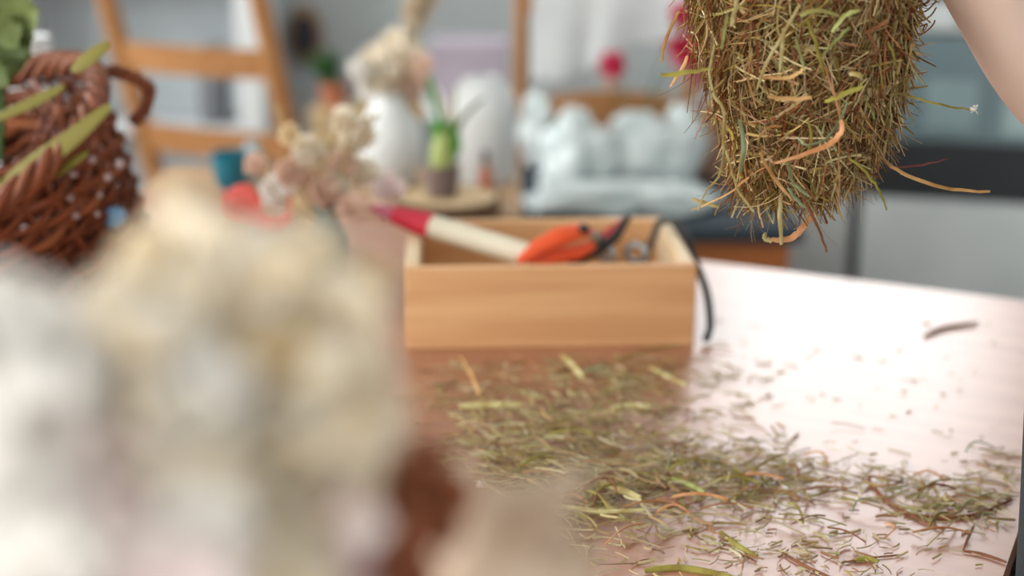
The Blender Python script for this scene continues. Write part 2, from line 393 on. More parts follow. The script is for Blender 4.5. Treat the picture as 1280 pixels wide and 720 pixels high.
for i in range(60):       # long loose strands hanging down the left side
    y = R.uniform(-40, 120); th = R.uniform(PI * .92, PI * 1.25); p, nrm, r = hay_pt(y, th, R.uniform(.96, 1.07))
    straw(mass, p, Vector((R.gauss(0, .14), R.gauss(0, .1), -1)), R.uniform(.02, .05), R.uniform(.0003, .0007), bend=.4, seg=6)
for i in range(240):      # wispy edges and underside
    th = R.uniform(0, 2 * PI); y = R.choice((R.uniform(-150, 240), R.uniform(190, 245)))
    if R.random() < .3: th = R.uniform(PI * .8, PI * 1.3)
    p, nrm, r = hay_pt(y, th, .95)
    d = Vector((0, 0, -R.uniform(.4, 1.5))) + nrm * R.uniform(.0, .6) + Vector((-nrm.y, nrm.x, 0)) * R.gauss(0, .4)
    straw(mass, p, d, R.uniform(.012, .04), R.choice((.0003, .0004, .0006)), bend=.9, seg=5)
# flecks of leaf with seed-heads to break up the blades
tag(P(mass, 'straw_mass', M['hay'], hay), kind='stuff')
def cm(name, c): return mat(name, c, (int(c[0] * .80), int(c[1] * .70), int(c[2] * .55)), 70, .7, detail=5)
SC = dict(pale=cm('pale_straw', (206, 200, 146)), tan=cm('tan_straw', (200, 160, 104)), olive=cm('olive_straw', (152, 146, 62)), green=cm('green_straw', (160, 174, 106)),
          orange=cm('orange_straw', (200, 150, 104)), brown=cm('brown_straw', (138, 88, 52)), maroon=cm('maroon_straw', (108, 56, 52)), mint=cm('grey_green_straw', (148, 166, 130)))
LB = dict(pale='pale straw', tan='tan straw', olive='olive straw', green='green straw', orange='orange brown stalk', brown='brown straw', maroon='dark maroon stalk', mint='grey green straw')
FD = .885
stalks = [
 ([(826, 94), (855, 91), (890, 86)], 9, 'olive', .93), ([(849, 14), (834, 45), (826, 78)], 6, 'tan', .93),
 ([(893, 55), (887, 90), (892, 118), (904, 140), (903, 200), (898, 222), (882, 240), (872, 264)], 6, 'pale', .91),
 ([(1098, 192), (1112, 206), (1140, 222), (1190, 236), (1238, 240)], 6, 'tan', .93), ([(1108, 209), (1145, 207), (1184, 199)], 4.5, 'maroon', .94),
 ([(1062, 198), (1082, 215), (1100, 240), (1109, 264)], 5, 'olive', .91), ([(1118, 116), (1150, 124), (1180, 132), (1216, 138)], 3.5, 'olive', .93),
 ([(1008, 22), (1020, 55), (1031, 94)], 9, 'olive', FD), ([(1031, 82), (1042, 115), (1052, 150)], 6, 'orange', FD), ([(1053, 150), (1051, 166), (1036, 180), (1005, 193), (968, 204)], 11, 'orange', FD - .008),
 ([(976, 244), (975, 270), (977, 306)], 10, 'pale', .90), ([(1000, 240), (1018, 275), (1034, 315)], 5, 'brown', .90), ([(1049, 160), (1049, 205), (1048, 258)], 4, 'orange', .89),
 ([(908, 190), (922, 235), (942, 264)], 5, 'pale', .90), ([(950, 190), (965, 218), (990, 250)], 7, 'tan', FD), ([(936, 222), (905, 245), (864, 262)], 3, 'tan', .92), ([(866, 249), (882, 254), (899, 260)], 9, 'pale', .97),
 ([(1022, 258), (1004, 284), (988, 298), (962, 300)], 9, 'orange', .95), ([(955, 292), (956, 298), (964, 301)], 12, 'pale', .95),
 ([(1062, 34), (1046, 50), (1028, 70)], 8, 'green', FD), ([(1080, 108), (1058, 116), (1032, 128)], 9, 'olive', FD), ([(1060, 128), (1048, 152), (1034, 172), (1010, 182), (998, 172)], 6, 'mint', FD),
 ([(1000, 6), (980, 40), (958, 80), (946, 112)], 7, 'pale', FD), ([(980, 34), (978, 60), (974, 92)], 11, 'pale', FD), ([(910, 18), (906, 38), (902, 62)], 7, 'green', FD + .01), ([(922, -4), (918, 14), (914, 34)], 11, 'pale', FD + .01),
 ([(1075, 12), (1056, 20), (1040, 40)], 8, 'green', FD), ([(1110, 25), (1096, 34), (1080, 40)], 6, 'brown', FD + .02), ([(1085, 40), (1096, 62), (1092, 80)], 6, 'brown', FD + .01),
 ([(1124, 74), (1136, 86), (1144, 100)], 3, 'brown', .95), ([(995, 48), (1000, 66), (1006, 88)], 7, 'green', FD), ([(1006, 86), (990, 96), (975, 98), (950, 96)], 8, 'tan', FD), ([(1050, 20), (1020, 12), (1000, 20)], 8, 'green', FD),
 ([(1062, 92), (1074, 94), (1078, 100)], 9, 'pale', FD), ([(1110, 52), (1118, 72), (1122, 94)], 6, 'olive', FD + .03), ([(940, 60), (936, 100), (944, 130)], 5, 'tan', FD), ([(925, 150), (930, 185), (925, 215)], 12, 'mint', FD + .01),
 ([(946, 175), (960, 160), (978, 158)], 6, 'tan', FD), ([(960, 120), (990, 124), (1015, 122)], 8, 'tan', FD), ([(1080, 120), (1088, 135), (1094, 150)], 4, 'green', FD + .01), ([(1010, 150), (1015, 175), (1008, 200)], 6, 'olive', FD),
 ([(985, 205), (990, 225), (1002, 238), (1012, 245)], 6, 'mint', .90), ([(985, 235), (998, 252), (1012, 262)], 7, 'mint', .92), ([(1030, 235), (1050, 226), (1062, 212), (1068, 196)], 3, 'pale', .93), ([(860, 70), (850, 90), (838, 108)], 5, 'tan', .94), ([(893, 130), (880, 150), (868, 175)], 2, 'brown', .93),
]
for pts, wpx, c, d in stalks:
    base = thing if False else None
    pp = smooth_path([at(x, y, d) for x, y in pts], 5)
    rr = wpx * d / FPX / 2 * .86
    k = len(pp); pp = [q + Vector((R.gauss(0, .00025), 0, R.gauss(0, .00025))) for q in pp]; e0, e1 = R.uniform(.45, .9), R.uniform(.3, .8)
    o = MB().tube(pp, [rr * (e0 + (e1 - e0) * i / k + .45 * math.sin(PI * (i + .6) / (k + .2))) * R.uniform(.95, 1.05) for i in range(k)], 6, flat=.35)
    P(o, 'straw_stalk', SC[c], hay)['label'] = LB[c]
fl = at(1219, 137, .93); o = MB()
for i in range(26):
    d = Vector((R.gauss(0, 1), R.gauss(0, 1), R.gauss(.4, 1))).normalized(); o.tube([fl, fl + d * .0035], .00035, 3)
P(o, 'seed_tuft', M['petal_white'], hay)['label'] = 'tiny white seed tuft'
o = MB()      # curly dark wisps at the upper right of the bundle
for i in range(9):
    x0, y0 = R.uniform(1136, 1144), R.uniform(-20, 40)
    q = [at(x0 + k * 4 + 8 * math.sin(k * 1.3 + i), y0 + 9 * math.cos(k * 1.5 + i), .95) for k in range(6)]
    o.tube(smooth_path(q, 3), .0005, 4)
tag(P(o, 'curled_wisp', SC['brown'], hay), kind='stuff')

# hay litter on the table
litter = MB()
def scatter(cx, cy, sx, sy, n, h=.004, lw=(.008, .03), ang_b=0.5):
    for _ in range(n):
        x = R.gauss(cx, sx); y = R.gauss(cy, sy)
        if y < 380 or x > 1330: continue
        if y < 445 and 500 < x < 890: continue
        p = on(x, y, TZ + .0006 + abs(R.gauss(0, h)))
        if p.y < .62 or (p - corner).dot(u) > -.012: continue
        a = R.gauss(0, .9) if R.random() < ang_b else R.uniform(0, PI)
        d = Vector((math.cos(a), math.sin(a), R.gauss(0, .09 if h > .003 else .03)))
        L = R.uniform(*lw); q = p - d * L / 2; q.z = max(q.z, TZ + .0012); e = d.copy()
        if q.z + d.z * L < TZ + .0012: e.z = (TZ + .0012 - q.z) / L
        pts = []; cur = e; kk = R.uniform(-1.2, 1.2)
        for i in range(5):
            pts.append(q.copy()); q = q + cur * (L / 4); q.z = max(q.z, TZ + .0008); cur = Vector((cur.x - cur.y * kk / 4, cur.y + cur.x * kk / 4, cur.z))
        litter.tube(pts, R.choice((.0003, .0004, .0006, .0008)) * R.uniform(.8, 1.35), 4, cap=False, flat=.5)
scatter(700, 520, 75, 40, 620, .006); scatter(640, 590, 60, 35, 480, .006); scatter(740, 610, 80, 32, 640, .006); scatter(820, 580, 70, 30, 360, .004)
scatter(760, 470, 50, 18, 190, .006); scatter(930, 590, 50, 26, 260, .003); scatter(1000, 605, 40, 16, 90, .002); scatter(1110, 600, 28, 12, 70, .002)
scatter(1190, 632, 45, 14, 130, .002); scatter(1250, 600, 30, 20, 60, .002); scatter(900, 680, 90, 26, 130, .001, (.005, .016)); scatter(1040, 690, 80, 25, 110, .001, (.005, .016))
scatter(900, 470, 40, 30, 100, .001, (.006, .02)); scatter(1080, 470, 120, 45, 32, .0008, (.003, .008)); scatter(720, 690, 60, 22, 60, .001, (.006, .018)); scatter(1180, 560, 70, 60, 50, .0008, (.004, .01)); scatter(570, 490, 30, 40, 90, .003)
tag(litter.build('hay_litter', M['litter'], smooth=False), 'fine hay litter strewn in drifts over the work table', 'hay', kind='stuff')
loose_named = [
 ([(900, 663), (922, 680), (946, 694)], 8, 'olive', 'thick olive grass stem lying alone low on the table'), ([(806, 712), (845, 708), (888, 714), (920, 722)], 10, 'olive', 'bright olive bent stem at the near edge of the litter'),
 ([(1205, 686), (1228, 690), (1258, 700)], 5, 'brown', 'brown forked twig near the apron on the table'), ([(1204, 684), (1210, 668), (1218, 652)], 3, 'brown', 'thin brown twig rising from the forked twig near the apron'),
 ([(1085, 595), (1105, 620), (1140, 642), (1180, 660)], 5, 'brown', 'long brown stem slanting through the right hand litter'), ([(1130, 640), (1180, 645), (1225, 640), (1265, 622)], 6, 'brown', 'long curved brown stalk below the right hand litter'),
 ([(1195, 634), (1215, 622), (1240, 614), (1268, 618)], 5, 'green', 'fresh green grass blade at the right hand litter near apron'), ([(1152, 634), (1180, 620), (1215, 614)], 3.5, 'orange', 'reddish brown stalk lying under the fresh green blade'),
 ([(1156, 418), (1180, 408), (1222, 402)], 7, 'brown', 'single brown curved straw lying alone near far edge of table'), ([(978, 688), (1005, 704), (1045, 722)], 5, 'brown', 'dark brown stem running off the near side of the table view'),
 ([(574, 520), (610, 518), (652, 518)], 10, 'pale', 'broad pale straw lying left in the hay below the wooden box'), ([(640, 652), (700, 646), (750, 652), (806, 650)], 7, 'pale', 'long pale straw across the near side of the hay pile'),
 ([(745, 615), (775, 625), (800, 636)], 10, 'pale', 'short thick pale straw on top of the near hay pile'), ([(690, 635), (715, 622), (742, 616)], 7, 'tan', 'tan straw touching the short thick pale straw'),
 ([(812, 470), (836, 482), (858, 492)], 6, 'pale', 'pale straw in the dark reflection right below the box'), ([(765, 522), (785, 518), (812, 520)], 9, 'pale', 'pale straw below the box beside the bare brown patch'),
 ([(702, 455), (716, 468), (728, 482)], 8, 'pale', 'upright bent pale straw just below the box front'), ([(770, 462), (810, 448), (850, 442)], 5, 'olive', 'olive straw lying against the lower right of box'),
 ([(1052, 700), (1090, 694), (1130, 690)], 3, 'brown', 'fine brown straw at lower middle right of the table'), ([(1070, 698), (1084, 696), (1098, 700)], 8, 'olive', 'small olive leaf scrap at lower middle right of the table'),
 ([(575, 455), (590, 480), (600, 505)], 6, 'tan', 'tan straw slanting below the left end of wooden box'), ([(840, 610), (862, 618), (880, 628)], 7, 'green', 'green straw at the right shoulder of the hay pile'),
]
for pts, wpx, c, lb in loose_named:
    pp = [on(x, y, TZ + .003) for x, y in pts]; rr = wpx * pp[0].y * 1.04 / FPX / 2
    for q in pp: q.z = TZ + rr * .55 + (.010 if ('pile' in lb or 'pale' in lb or 'box' in lb) else .0006)
    sp = smooth_path(pp, 5); k = len(sp); bs = pp[0]
    o = MB().tube(sp, [rr * (.7 + .3 * math.sin(PI * i / (k - 1))) for i in range(k)], 8, flat=.55).build('loose_straw', SC[c], origin=bs)
    tag(o, lb, 'straw', 'straws picked out on the work table')
proto = None
for i in range(70):
    x, y = R.choice(((R.gauss(700, 70), R.gauss(560, 50)), (R.gauss(900, 60), R.gauss(600, 25)), (R.gauss(1150, 60), R.gauss(640, 30)), (R.gauss(760, 60), R.gauss(620, 20))))
    y = max(y, 455); x = min(x, 1235)
    if i < 6:
        L = R.uniform(.022, .05); o_ = MB(); kk = R.uniform(-1, 1); pts = [Vector((t * L, kk * L * .3 * math.sin(PI * t), .004 * math.sin(PI * t))) for t in [j / 6 for j in range(7)]]
        o_.tube(pts, [R.uniform(.0007, .0013)] * 7, 6, flat=.5)
        o = o_.build('straw', R.choice(list(SC.values())))
        proto = (proto or []) + [o]
    else:
        o = R.choice(proto).copy(); col.objects.link(o)
    o.location = on(x, y, TZ + .003 + (.010 if x < 850 else .001)); o.rotation_euler = (0, R.gauss(0, .06), R.uniform(0, 2 * PI))
    tag(o, 'small dried grass blade lying loose in the hay litter on the table', 'straw', 'small hay blades in the litter')
pt = on(601, 608, TZ + .006); o = MB().blob(pt, (.0045, .003, .005), 8, .2)
tag(o.build('petal', M['petal_white'], origin=pt), 'tiny white dried petal left of the hay pile', 'petal')

# ================================================================ FLOWERS
def petal(mb, base, d, L, W, cup=.4):
    d = d.normalized(); s = d.cross(Vector((R.gauss(0, .3), R.gauss(0, .3), 1))); s = s.normalized() if s.length > .01 else Vector((1, 0, 0)); nn = s.cross(d)
    def fn(a, b_):
        t = a; wdt = W * math.sin(PI * min(1, .12 + .8 * t)) * (b_ - .5)
        return base + d * (L * t) + s * wdt + nn * (cup * L * (t * t * .5 + (abs(b_ - .5) * 2) ** 2 * .18))
    mb.grid(fn, 3, 2)
def head_mesh(name, r, n, m, Wf=.75, cup=.5, dense=.35):
    mb = MB()
    for i in range(n):
        z = 1 - 2 * (i + .5) / n; a = i * 2.39996; q = math.sqrt(1 - z * z)
        d = Vector((q * math.cos(a), q * math.sin(a), z)); dd = (d + Vector((R.gauss(0, .35), R.gauss(0, .35), R.gauss(0, .35)))).normalized()
        petal(mb, d * r * dense, dd, r * R.uniform(.6, .85), r * Wf * R.uniform(.7, 1.1), cup)
    return mb.build(name, m)
# --- near bouquet, very close to the lens
vs_base = Vector((-.088, .335, TZ))
near_fill = [(x + R.uniform(-45, 45), y + R.uniform(-30, 45), d + .045, rp * .8, 'c' if k != 'w' else 'w') for x, y, d, rp, k in []]
bq = thing('dried_flower_bouquet', 'large blurred bouquet of cream dried flowers close in front, filling the left', 'bouquet', tuple(vs_base))
def hcopy(src, p, s, root, rot=True):
    o = src.copy(); col.objects.link(o); o.parent = root; o.location = Vector(p) - root.location; o.scale = (s, s, s)
    if rot: o.rotation_euler = (R.uniform(0, 6), R.uniform(0, 6), R.uniform(0, 6))
    return o
HF = {k: head_mesh('flower_head', 1.0, 90, M[m], .7, .9, .62) for k, m in (('c', 'petal'), ('w', 'petal_white'), ('t', 'petal_tan'), ('p', 'petal_pink'), ('r', 'petal_rose'), ('o', 'petal_peach'), ('m', 'petal_mag'))}
for o in HF.values(): col.objects.unlink(o)
H = {k: head_mesh('flower_head', 1.0, 64, M[m]) for k, m in (('c', 'petal'), ('w', 'petal_white'), ('t', 'petal_tan'), ('p', 'petal_pink'), ('r', 'petal_rose'), ('o', 'petal_peach'), ('m', 'petal_mag'), ('b', 'brownleaf'))}
for o in H.values(): col.objects.unlink(o)
near = [  # px, py, distance, radius px, kind
 (5, 392, .36, 58, 'w'), (-35, 440, .34, 76, 'w'), (72, 458, .35, 74, 'w'), (30, 530, .33, 90, 'w'), (110, 610, .33, 95, 'p'), (20, 660, .31, 95, 'w'), (150, 700, .31, 90, 'p'),
 (156, 398, .38, 56, 'c'), (200, 338, .40, 54, 'c'), (233, 262, .43, 36, 'c'), (250, 330, .40, 62, 'c'), (160, 460, .36, 80, 'c'), (215, 400, .38, 70, 'c'), (300, 350, .40, 60, 'c'), (262, 440, .39, 60, 't'), (350, 380, .39, 62, 'c'),
 (330, 330, .42, 48, 'c'), (400, 340, .41, 50, 'c'), (420, 400, .39, 58, 'c'), (455, 360, .41, 36, 't'), (300, 430, .40, 60, 't'), (345, 470, .38, 66, 't'), (240, 510, .35, 82, 'w'), (370, 540, .38, 55, 't'), (420, 500, .36, 70, 'c'),
 (440, 450, .38, 48, 'c'), (180, 560, .34, 80, 'c'), (300, 590, .35, 78, 'c'), (230, 640, .33, 80, 'c'), (400, 590, .35, 70, 'c'), (440, 560, .36, 48, 'c'), (250, 700, .31, 90, 'w'), (340, 670, .33, 80, 'c'),
 (410, 665, .34, 62, 'p'), (60, 760, .29, 110, 'w'), (200, 790, .29, 110, 'p'), (330, 780, .31, 95, 'c'), (470, 500, .38, 30, 'c'), (456, 700, .375, 34, 'r'), (435, 725, .37, 34, 'm'), (400, 760, .33, 70, 'p'), (375, 300, .43, 26, 'c'), (285, 300, .43, 32, 'c'),
]
fill = [(x + (17 * i % 60) - 30, y + 40 + (23 * i % 30), d + .05, rp * 1.05, 'c' if k in 'wcp' else 't') for i, (x, y, d, rp, k) in enumerate(near) if rp > 50 and k != 'o' and y > 320]
for x, y, d, rp, k in near + fill:
    d *= .87; p = at(x, y, d)
    hcopy(H[k], p, rp * (p - CAM).length / FPX, bq)
for x, y, d, rp in ((500, 610, .33, 46), (490, 670, .32, 50), (535, 575, .34, 36), (470, 615, .33, 36), (560, 620, .335, 36), (525, 640, .33, 46), (510, 715, .31, 45), (550, 665, .335, 34)):
    o = hcopy(H['b'], at(x, y, d), rp * d / FPX, bq); o.name = 'dry_leaf_cluster'
neck = vs_base + Vector((0, 0, .19))
for i in range(34):
    x, y, d, rp, k = near[i % len(near)]
    e = at(x, y, d * .87); mid = neck.lerp(e, .55) + Vector((R.gauss(0, .005), R.gauss(0, .005), 0))
    P(MB().tube(smooth_path([neck - Vector((0, 0, .12)) + Vector((R.gauss(0, .005), R.gauss(0, .005), 0)), neck, mid, e], 4), .0013, 6), 'stem', M['stem'], bq)
# kraft paper collar, open towards the lens on its left side
def kraft(a, b_):
    th = math.radians(-100 + 150 * a); rr = .02 + .088 * b_ ** .9 * (1 + .07 * math.sin(a * 26)); 
    return neck + Vector((math.cos(th) * rr, math.sin(th) * rr * .8, -.06 + (.158 + .016 * math.sin(PI * a)) * b_ + .006 * math.sin(a * 19)))
kf = P(MB().grid(kraft, 60, 14), 'paper_wrap', M['kraft'], bq)
sd = kf.modifiers.new('thickness', 'SOLIDIFY'); sd.thickness = .0008
vz = MB().lathe([(.036, 0), (.042, .006), (.046, .05), (.040, .10), (.028, .13), (.030, .14), (.026, .138), (.024, .12), (.036, .09), (.04, .02), (.001, .012)], vs_base, 32, cap=False)
tag(vz.build('vase', M['white'], origin=vs_base), 'white vase under the large cream bouquet at the near side', 'vase')

# --- wicker basket at the left
bk_c = at(82, 236, 1.42)
bk = thing('wicker_basket', 'dark brown openwork wicker basket tipped on the table behind the bouquet', 'basket', (bk_c.x, bk_c.y, TZ))
BM_ = Matrix.Rotation(math.radians(-24), 3, 'Y') @ Matrix.Rotation(math.radians(22), 3, 'X')
def bkp(th, h, k=1.0):
    r = (.092 + .042 * h) * k
    return Vector((bk_c.x, bk_c.y, bk_c.z - .092)) + BM_ @ Vector((math.cos(th) * r, math.sin(th) * r, h * .165))
m1 = MB()
for j in range(15):
    h = j / 14; ph = (j % 2) * PI
    m1.tube([bkp(2 * PI * i / 72, h, 1 + .045 * math.cos(14 * 2 * PI * i / 72 + ph)) for i in range(73)], R.uniform(.0026, .0042), 6, cap=False)
P(m1, 'woven_side', M['wicker'], bk)
m2 = MB()
for j in range(28):
    th = 2 * PI * j / 28; m2.tube([bkp(th + R.gauss(0, .02), h / 6) for h in range(7)], .0024, 6)
P(m2, 'stakes', M['wicker'], bk)
m3 = MB()
for s in range(4):
    m3.tube([bkp(2 * PI * i / 96, 1.03 + .05 * math.sin(10 * 2 * PI * i / 96 + s * PI / 2), 1.0 + .06 * math.cos(10 * 2 * PI * i / 96 + s * PI / 2)) for i in range(97)], .0052, 8, cap=False)
P(m3, 'braided_rim', M['wickerrim'], bk)
m4 = MB()
for s in range(3):
    hpts = []
    for i in range(25):
        t = i / 24; p = at(136 + 34 * math.sin(PI * t) + 32 * t, 88 + 66 * t - 10 * math.sin(PI * t), 1.40)
        p += Vector((.004 * math.cos(t * 22 + s * 2.1), .004, .004 * math.sin(t * 22 + s * 2.1))); hpts.append(p)
    m4.tube(hpts, .0042, 7)
P(m4, 'loop_handle', M['wickerrim'], bk)
m5 = MB().lathe([(.001, 0), (.09, 0), (.092, .004), (.001, .005)], Vector((bk_c.x, bk_c.y, bk_c.z - .092)), 24, mat=BM_.copy())
P(m5, 'base', M['wicker'], bk)
# twigs woven inside, filling it
tw = MB()
for i in range(380):
    th = R.uniform(0, 2 * PI); h = R.uniform(.05, .98); p = bkp(th, h, R.uniform(.55, .93)); q = bkp(th + R.uniform(.5, 1.4), min(1, max(0.02, h + R.gauss(0, .25))), R.uniform(.55, .93))
    mid = (p + q) / 2 + Vector((R.gauss(0, .01), R.gauss(0, .01), R.gauss(0, .008)))
    tw.tube(smooth_path([p, mid, q], 4), R.uniform(.0015, .0035), 5)
tag(tw.build('brown_twigs', M['wicker'], origin=Vector((bk_c.x, bk_c.y, TZ))), 'tangle of reddish brown twigs filling the wicker basket', 'twigs', kind='stuff')
spot = MB().blob((0, 0, 0), 1, 8, .12, 3).build('light_spot', mat('light_spot_tone', (156, 138, 134), None, 9, .6)); first = True  # pale balls put in for bright background showing through the weave
for i, (x, y, r, k) in enumerate(((115, 200, 9, 0), (62, 232, 8, 0), (92, 218, 8, 0), (88, 248, 7, 0), (125, 244, 6, 0), (150, 205, 11, 0), (135, 222, 9, 0), (95, 270, 7, 0), (50, 215, 6, 0), (122, 268, 6, 0))):
    o = spot if first else spot.copy()
    if not first: col.objects.link(o)
    first = False; o.location = at(x, y, 1.285); s = r * 1.3 / FPX * .6; o.scale = (s, s * .8, s)
    tag(o, 'small pale ball standing in for bright background seen through the basket', 'seed pod', 'light spots in the wicker basket')
p = at(143, 272, 1.335); tag(MB().blob(p, (.012, .008, .011), 10, .1).build('blue_bead', mat('pale_blue_glaze', (110, 150, 184), None, 8, .4), origin=p), 'pale blue bead low in the front of wicker basket', 'bead')
def blade(mb, pts, wpx, d):
    pp = smooth_path([at(x, y, d) for x, y in pts], 5); k = len(pp); sc = d / FPX
    mb.tube(pp, [max(.0006, wpx * sc / 2 * math.sin(PI * (i + .7) / (k + .4)) ** .6) for i in range(k)], 8, flat=.25)
for pts, wpx, lb in (([(-30, 262), (30, 215), (80, 180), (138, 132)], 34, 'broad olive grass blade across the front of wicker basket'), ([(90, 88), (112, 72), (136, 54)], 24, 'olive blade tip above the basket rim'), ([(-10, 150), (40, 128), (80, 108)], 18, 'olive blade tucked along the basket rim'), ([(0, 228), (50, 225), (110, 190)], 20, 'narrow olive blade below the broad blade on basket')):
    o = MB(); blade(o, pts, wpx, 1.27); q = at(*pts[0], 1.27); tag(o.build('grass_blade', M['blade'], origin=q), lb, 'leaf')
# green leafy stem top left
lf_c = at(5, 110, 1.36); lf = thing('leafy_branch', 'branch of broad soft green leaves rising at the top left', 'branch', tuple(lf_c))
P(MB().tube(smooth_path([at(0, 200, 1.38), at(2, 120, 1.37), at(-12, 40, 1.36), at(-20, -40, 1.36)], 5), .003, 8), 'stem', M['deepgreen'], lf)
for (x0, y0, x1, y1, wv) in ((-10, 100, 26, 20, .045), (-25, 60, 44, 45, .04), (-15, 10, 40, -20, .045), (-30, 95, 10, 85, .035), (-10, 40, 50, 10, .035), (-25, 120, -5, 40, .05), (-20, 0, 25, 60, .04)):
    a = at(x0, y0, 1.36 + R.uniform(-.02, .02)); b2 = at(x1, y1, 1.34 + R.uniform(-.03, .03)); o = MB(); d = b2 - a
    s = d.cross(Vector((R.uniform(-.3, .3), -1, 0))).normalized(); nn = s.cross(d.normalized())
    o.grid(lambda t, v: a + d * t + s * wv * math.sin(PI * min(1, .04 + .93 * t)) * (v - .5) * (1 + .06 * math.sin(t * 25)) - nn * (.012 * math.sin(PI * t) - .01 * abs(v - .5)), 12, 6)
    P(o, 'leaf', M['green'], lf)
# white jug behind
jc = at(30, 120, 1.75); jc.z = TZ
jg = thing('white_jug', 'tall white jug behind the wicker basket at far left', 'jug', tuple(jc))
P(MB().lathe([(.040, 0), (.048, .01), (.054, .08), (.048, .15), (.034, .2), (.037, .262), (.033, .26), (.030, .2), (.001, .19)], jc, 28, cap=False), 'body', M['white'], jg)
P(MB().tube(smooth_path([jc + Vector((-.034, 0, .24)), jc + Vector((-.06, 0, .22)), jc + Vector((-.065, 0, .16)), jc + Vector((-.042, 0, .12))], 5), .005, 8), 'handle', M['white'], jg)

# ================================================================ MIDDLE: dried posy on the table
def base_on(px, py, d, z):
    p = at(px, py, d); p.z = z; return p
def flower_thing(name, lb, cat, head_px, d, rpx, key, foot, grp=None, sr=.0012, stem_m='stem'):
    p = at(head_px[0], head_px[1], d); t = thing(name, lb, cat, tuple(foot), 0, grp)
    hcopy(HF[key], p, .76 * rpx * (p - CAM).length / FPX, t)
    P(MB().tube(smooth_path([Vector(foot), (Vector(foot) + p) / 2 + Vector((R.gauss(0, .006), R.gauss(0, .006), 0)), p], 5), sr, 6), 'stem', M[stem_m], t)
    return t
pot = at(408, 285, 1.58); pot_b = Vector((pot.x, pot.y, TZ))
pv = thing('bud_vase', 'rounded blue grey bud vase left of the wooden box', 'vase', tuple(pot_b))
P(MB().lathe([(.014, 0), (.020, .008), (.024, .035), (.0225, .052), (.015, .068), (.011, .078), (.014, .088), (.011, .087), (.008, .07), (.018, .04), (.001, .01)], pot_b, 24, cap=False), 'body', M['bluegrey'], pv)
ft = pot_b + Vector((0, 0, .075))
for hx, hy, r, k, lb in ((385, 188, 20, 'c', 'round cream dried flower on a stem above the blue grey vase'), (345, 238, 20, 'w', 'white dried flower circled by the coral ribbon'), (362, 215, 17, 'o', 'peach dried flower beside the round cream flower'),
                         (388, 222, 14, 'o', 'small peach flower low under the round cream flower'), (405, 240, 20, 'o', 'pale peach flower just over the blue grey vase'), (445, 168, 22, 'c', 'cream dried flower high over the vase'),
                         (430, 150, 18, 'c', 'small cream dried flower below the small potted plant'), (425, 205, 20, 'o', 'blush peach flower in the middle of the dried posy'), (486, 235, 20, 'p', 'pale pink flower right beside the brush tip'),
                         (455, 215, 18, 'c', 'cream flower between the posy and pink flower'), (440, 262, 20, 'o', 'peach flower low between the vase and the box'), (385, 262, 20, 't', 'straw yellow flower touching the left of blue grey vase'),
                         (470, 265, 16, 'o', 'peach flower low next to the brush tip'), (362, 168, 14, 't', 'straw yellow bud against the chair leg'), (318, 205, 14, 'o', 'peach flower left of the dried posy'), (420, 232, 18, 'c', 'cream flower behind the pale peach flower')):
    flower_thing('dried_flower', lb, 'flower', (hx, hy), 1.58 + R.uniform(-.03, .05), r * 1.05, k, ft + Vector((R.gauss(0, .004), R.gauss(0, .004), R.uniform(-.02, .0))), 'dried flowers in the blue grey bud vase')
for i in range(9):
    e = at(R.uniform(340, 475), R.uniform(120, 200), 1.6 + R.uniform(-.04, .05)); o = MB().tube(smooth_path([ft - Vector((0, 0, .03)), (ft + e) / 2 + Vector((R.gauss(0, .01), 0, 0)), e], 5), [.0014] * 10 + [.004], 6)
    tag(o.build('dried_stalk', M['stem'], origin=None), 'thin tan dried stalk standing in the blue grey bud vase', 'stalk', 'bare stalks in the blue grey bud vase')
# coral ribbon
rb = MB(); d = 1.52
def band(pts, wv, d):
    pp = smooth_path([at(x, y, d) for x, y in pts], 8)
    def fn(a, b_):
        i = min(int(a * (len(pp) - 1)), len(pp) - 1); q = pp[i]; return q + Vector((0, (b_ - .5) * wv * .5, (b_ - .5) * wv))
    rb.grid(fn, len(pp) - 1, 2)
band([(278, 248), (300, 254), (318, 268), (332, 282), (350, 284), (364, 270), (362, 250)], .018, d)
band([(276, 262), (292, 246), (312, 244), (326, 262)], .022, d)
band([(275, 255), (285, 268), (305, 274), (325, 280)], .018, d)
band([(330, 280), (326, 300), (330, 318), (334, 340), (330, 346)], .016, d)
ro = rb.build('coral_ribbon', M['coral'], origin=at(320, 270, d)); m_ = ro.modifiers.new('thickness', 'SOLIDIFY'); m_.thickness = .0015
tag(ro, 'looped coral red ribbon curling around the white dried flower', 'ribbon')

# ================================================================ CONSOLE behind the table
cz = .70
cn = thing('console_table', 'narrow pale wooden console table behind the work table', 'table', (-.295, 2.295, 0))
MB().box((0, 0, cz - .012), (.62, .37, .024), bev=.003).build('tabletop', M['console'], cn, smooth=False)
MB().box((0, 0, cz - .06), (.56, .31, .07)).build('apron_rail', M['console'], cn, smooth=False)
for sx in (-1, 1):
    for sy in (-1, 1): MB().box((sx * .265, sy * .14, (cz - .024) / 2), (.04, .04, cz - .024), bev=.004).build('leg', M['console'], cn, smooth=False)
sl = on(560, 258, cz + .012); sl.z = cz
ls = thing('log_slice', 'flat pale log slice with bark rim under the green potted plant', 'log slice', tuple(sl))
P(MB().lathe([(.001, .028), (.074, .028), (.074, .001), (.001, .001)], sl, 40, cap=False), 'wood_face', M['slice'], ls, False)
P(MB().lathe([(.074, .0), (.080, .003), (.081, .026), (.074, .0285)], sl, 40, cap=False), 'bark_rim', M['bark'], ls)
pb = Vector((sl.x - .008, sl.y, cz + .028))
pp_ = thing('potted_plant', 'bright green strap leaved plant in smoky pot on the log slice', 'plant', tuple(pb))
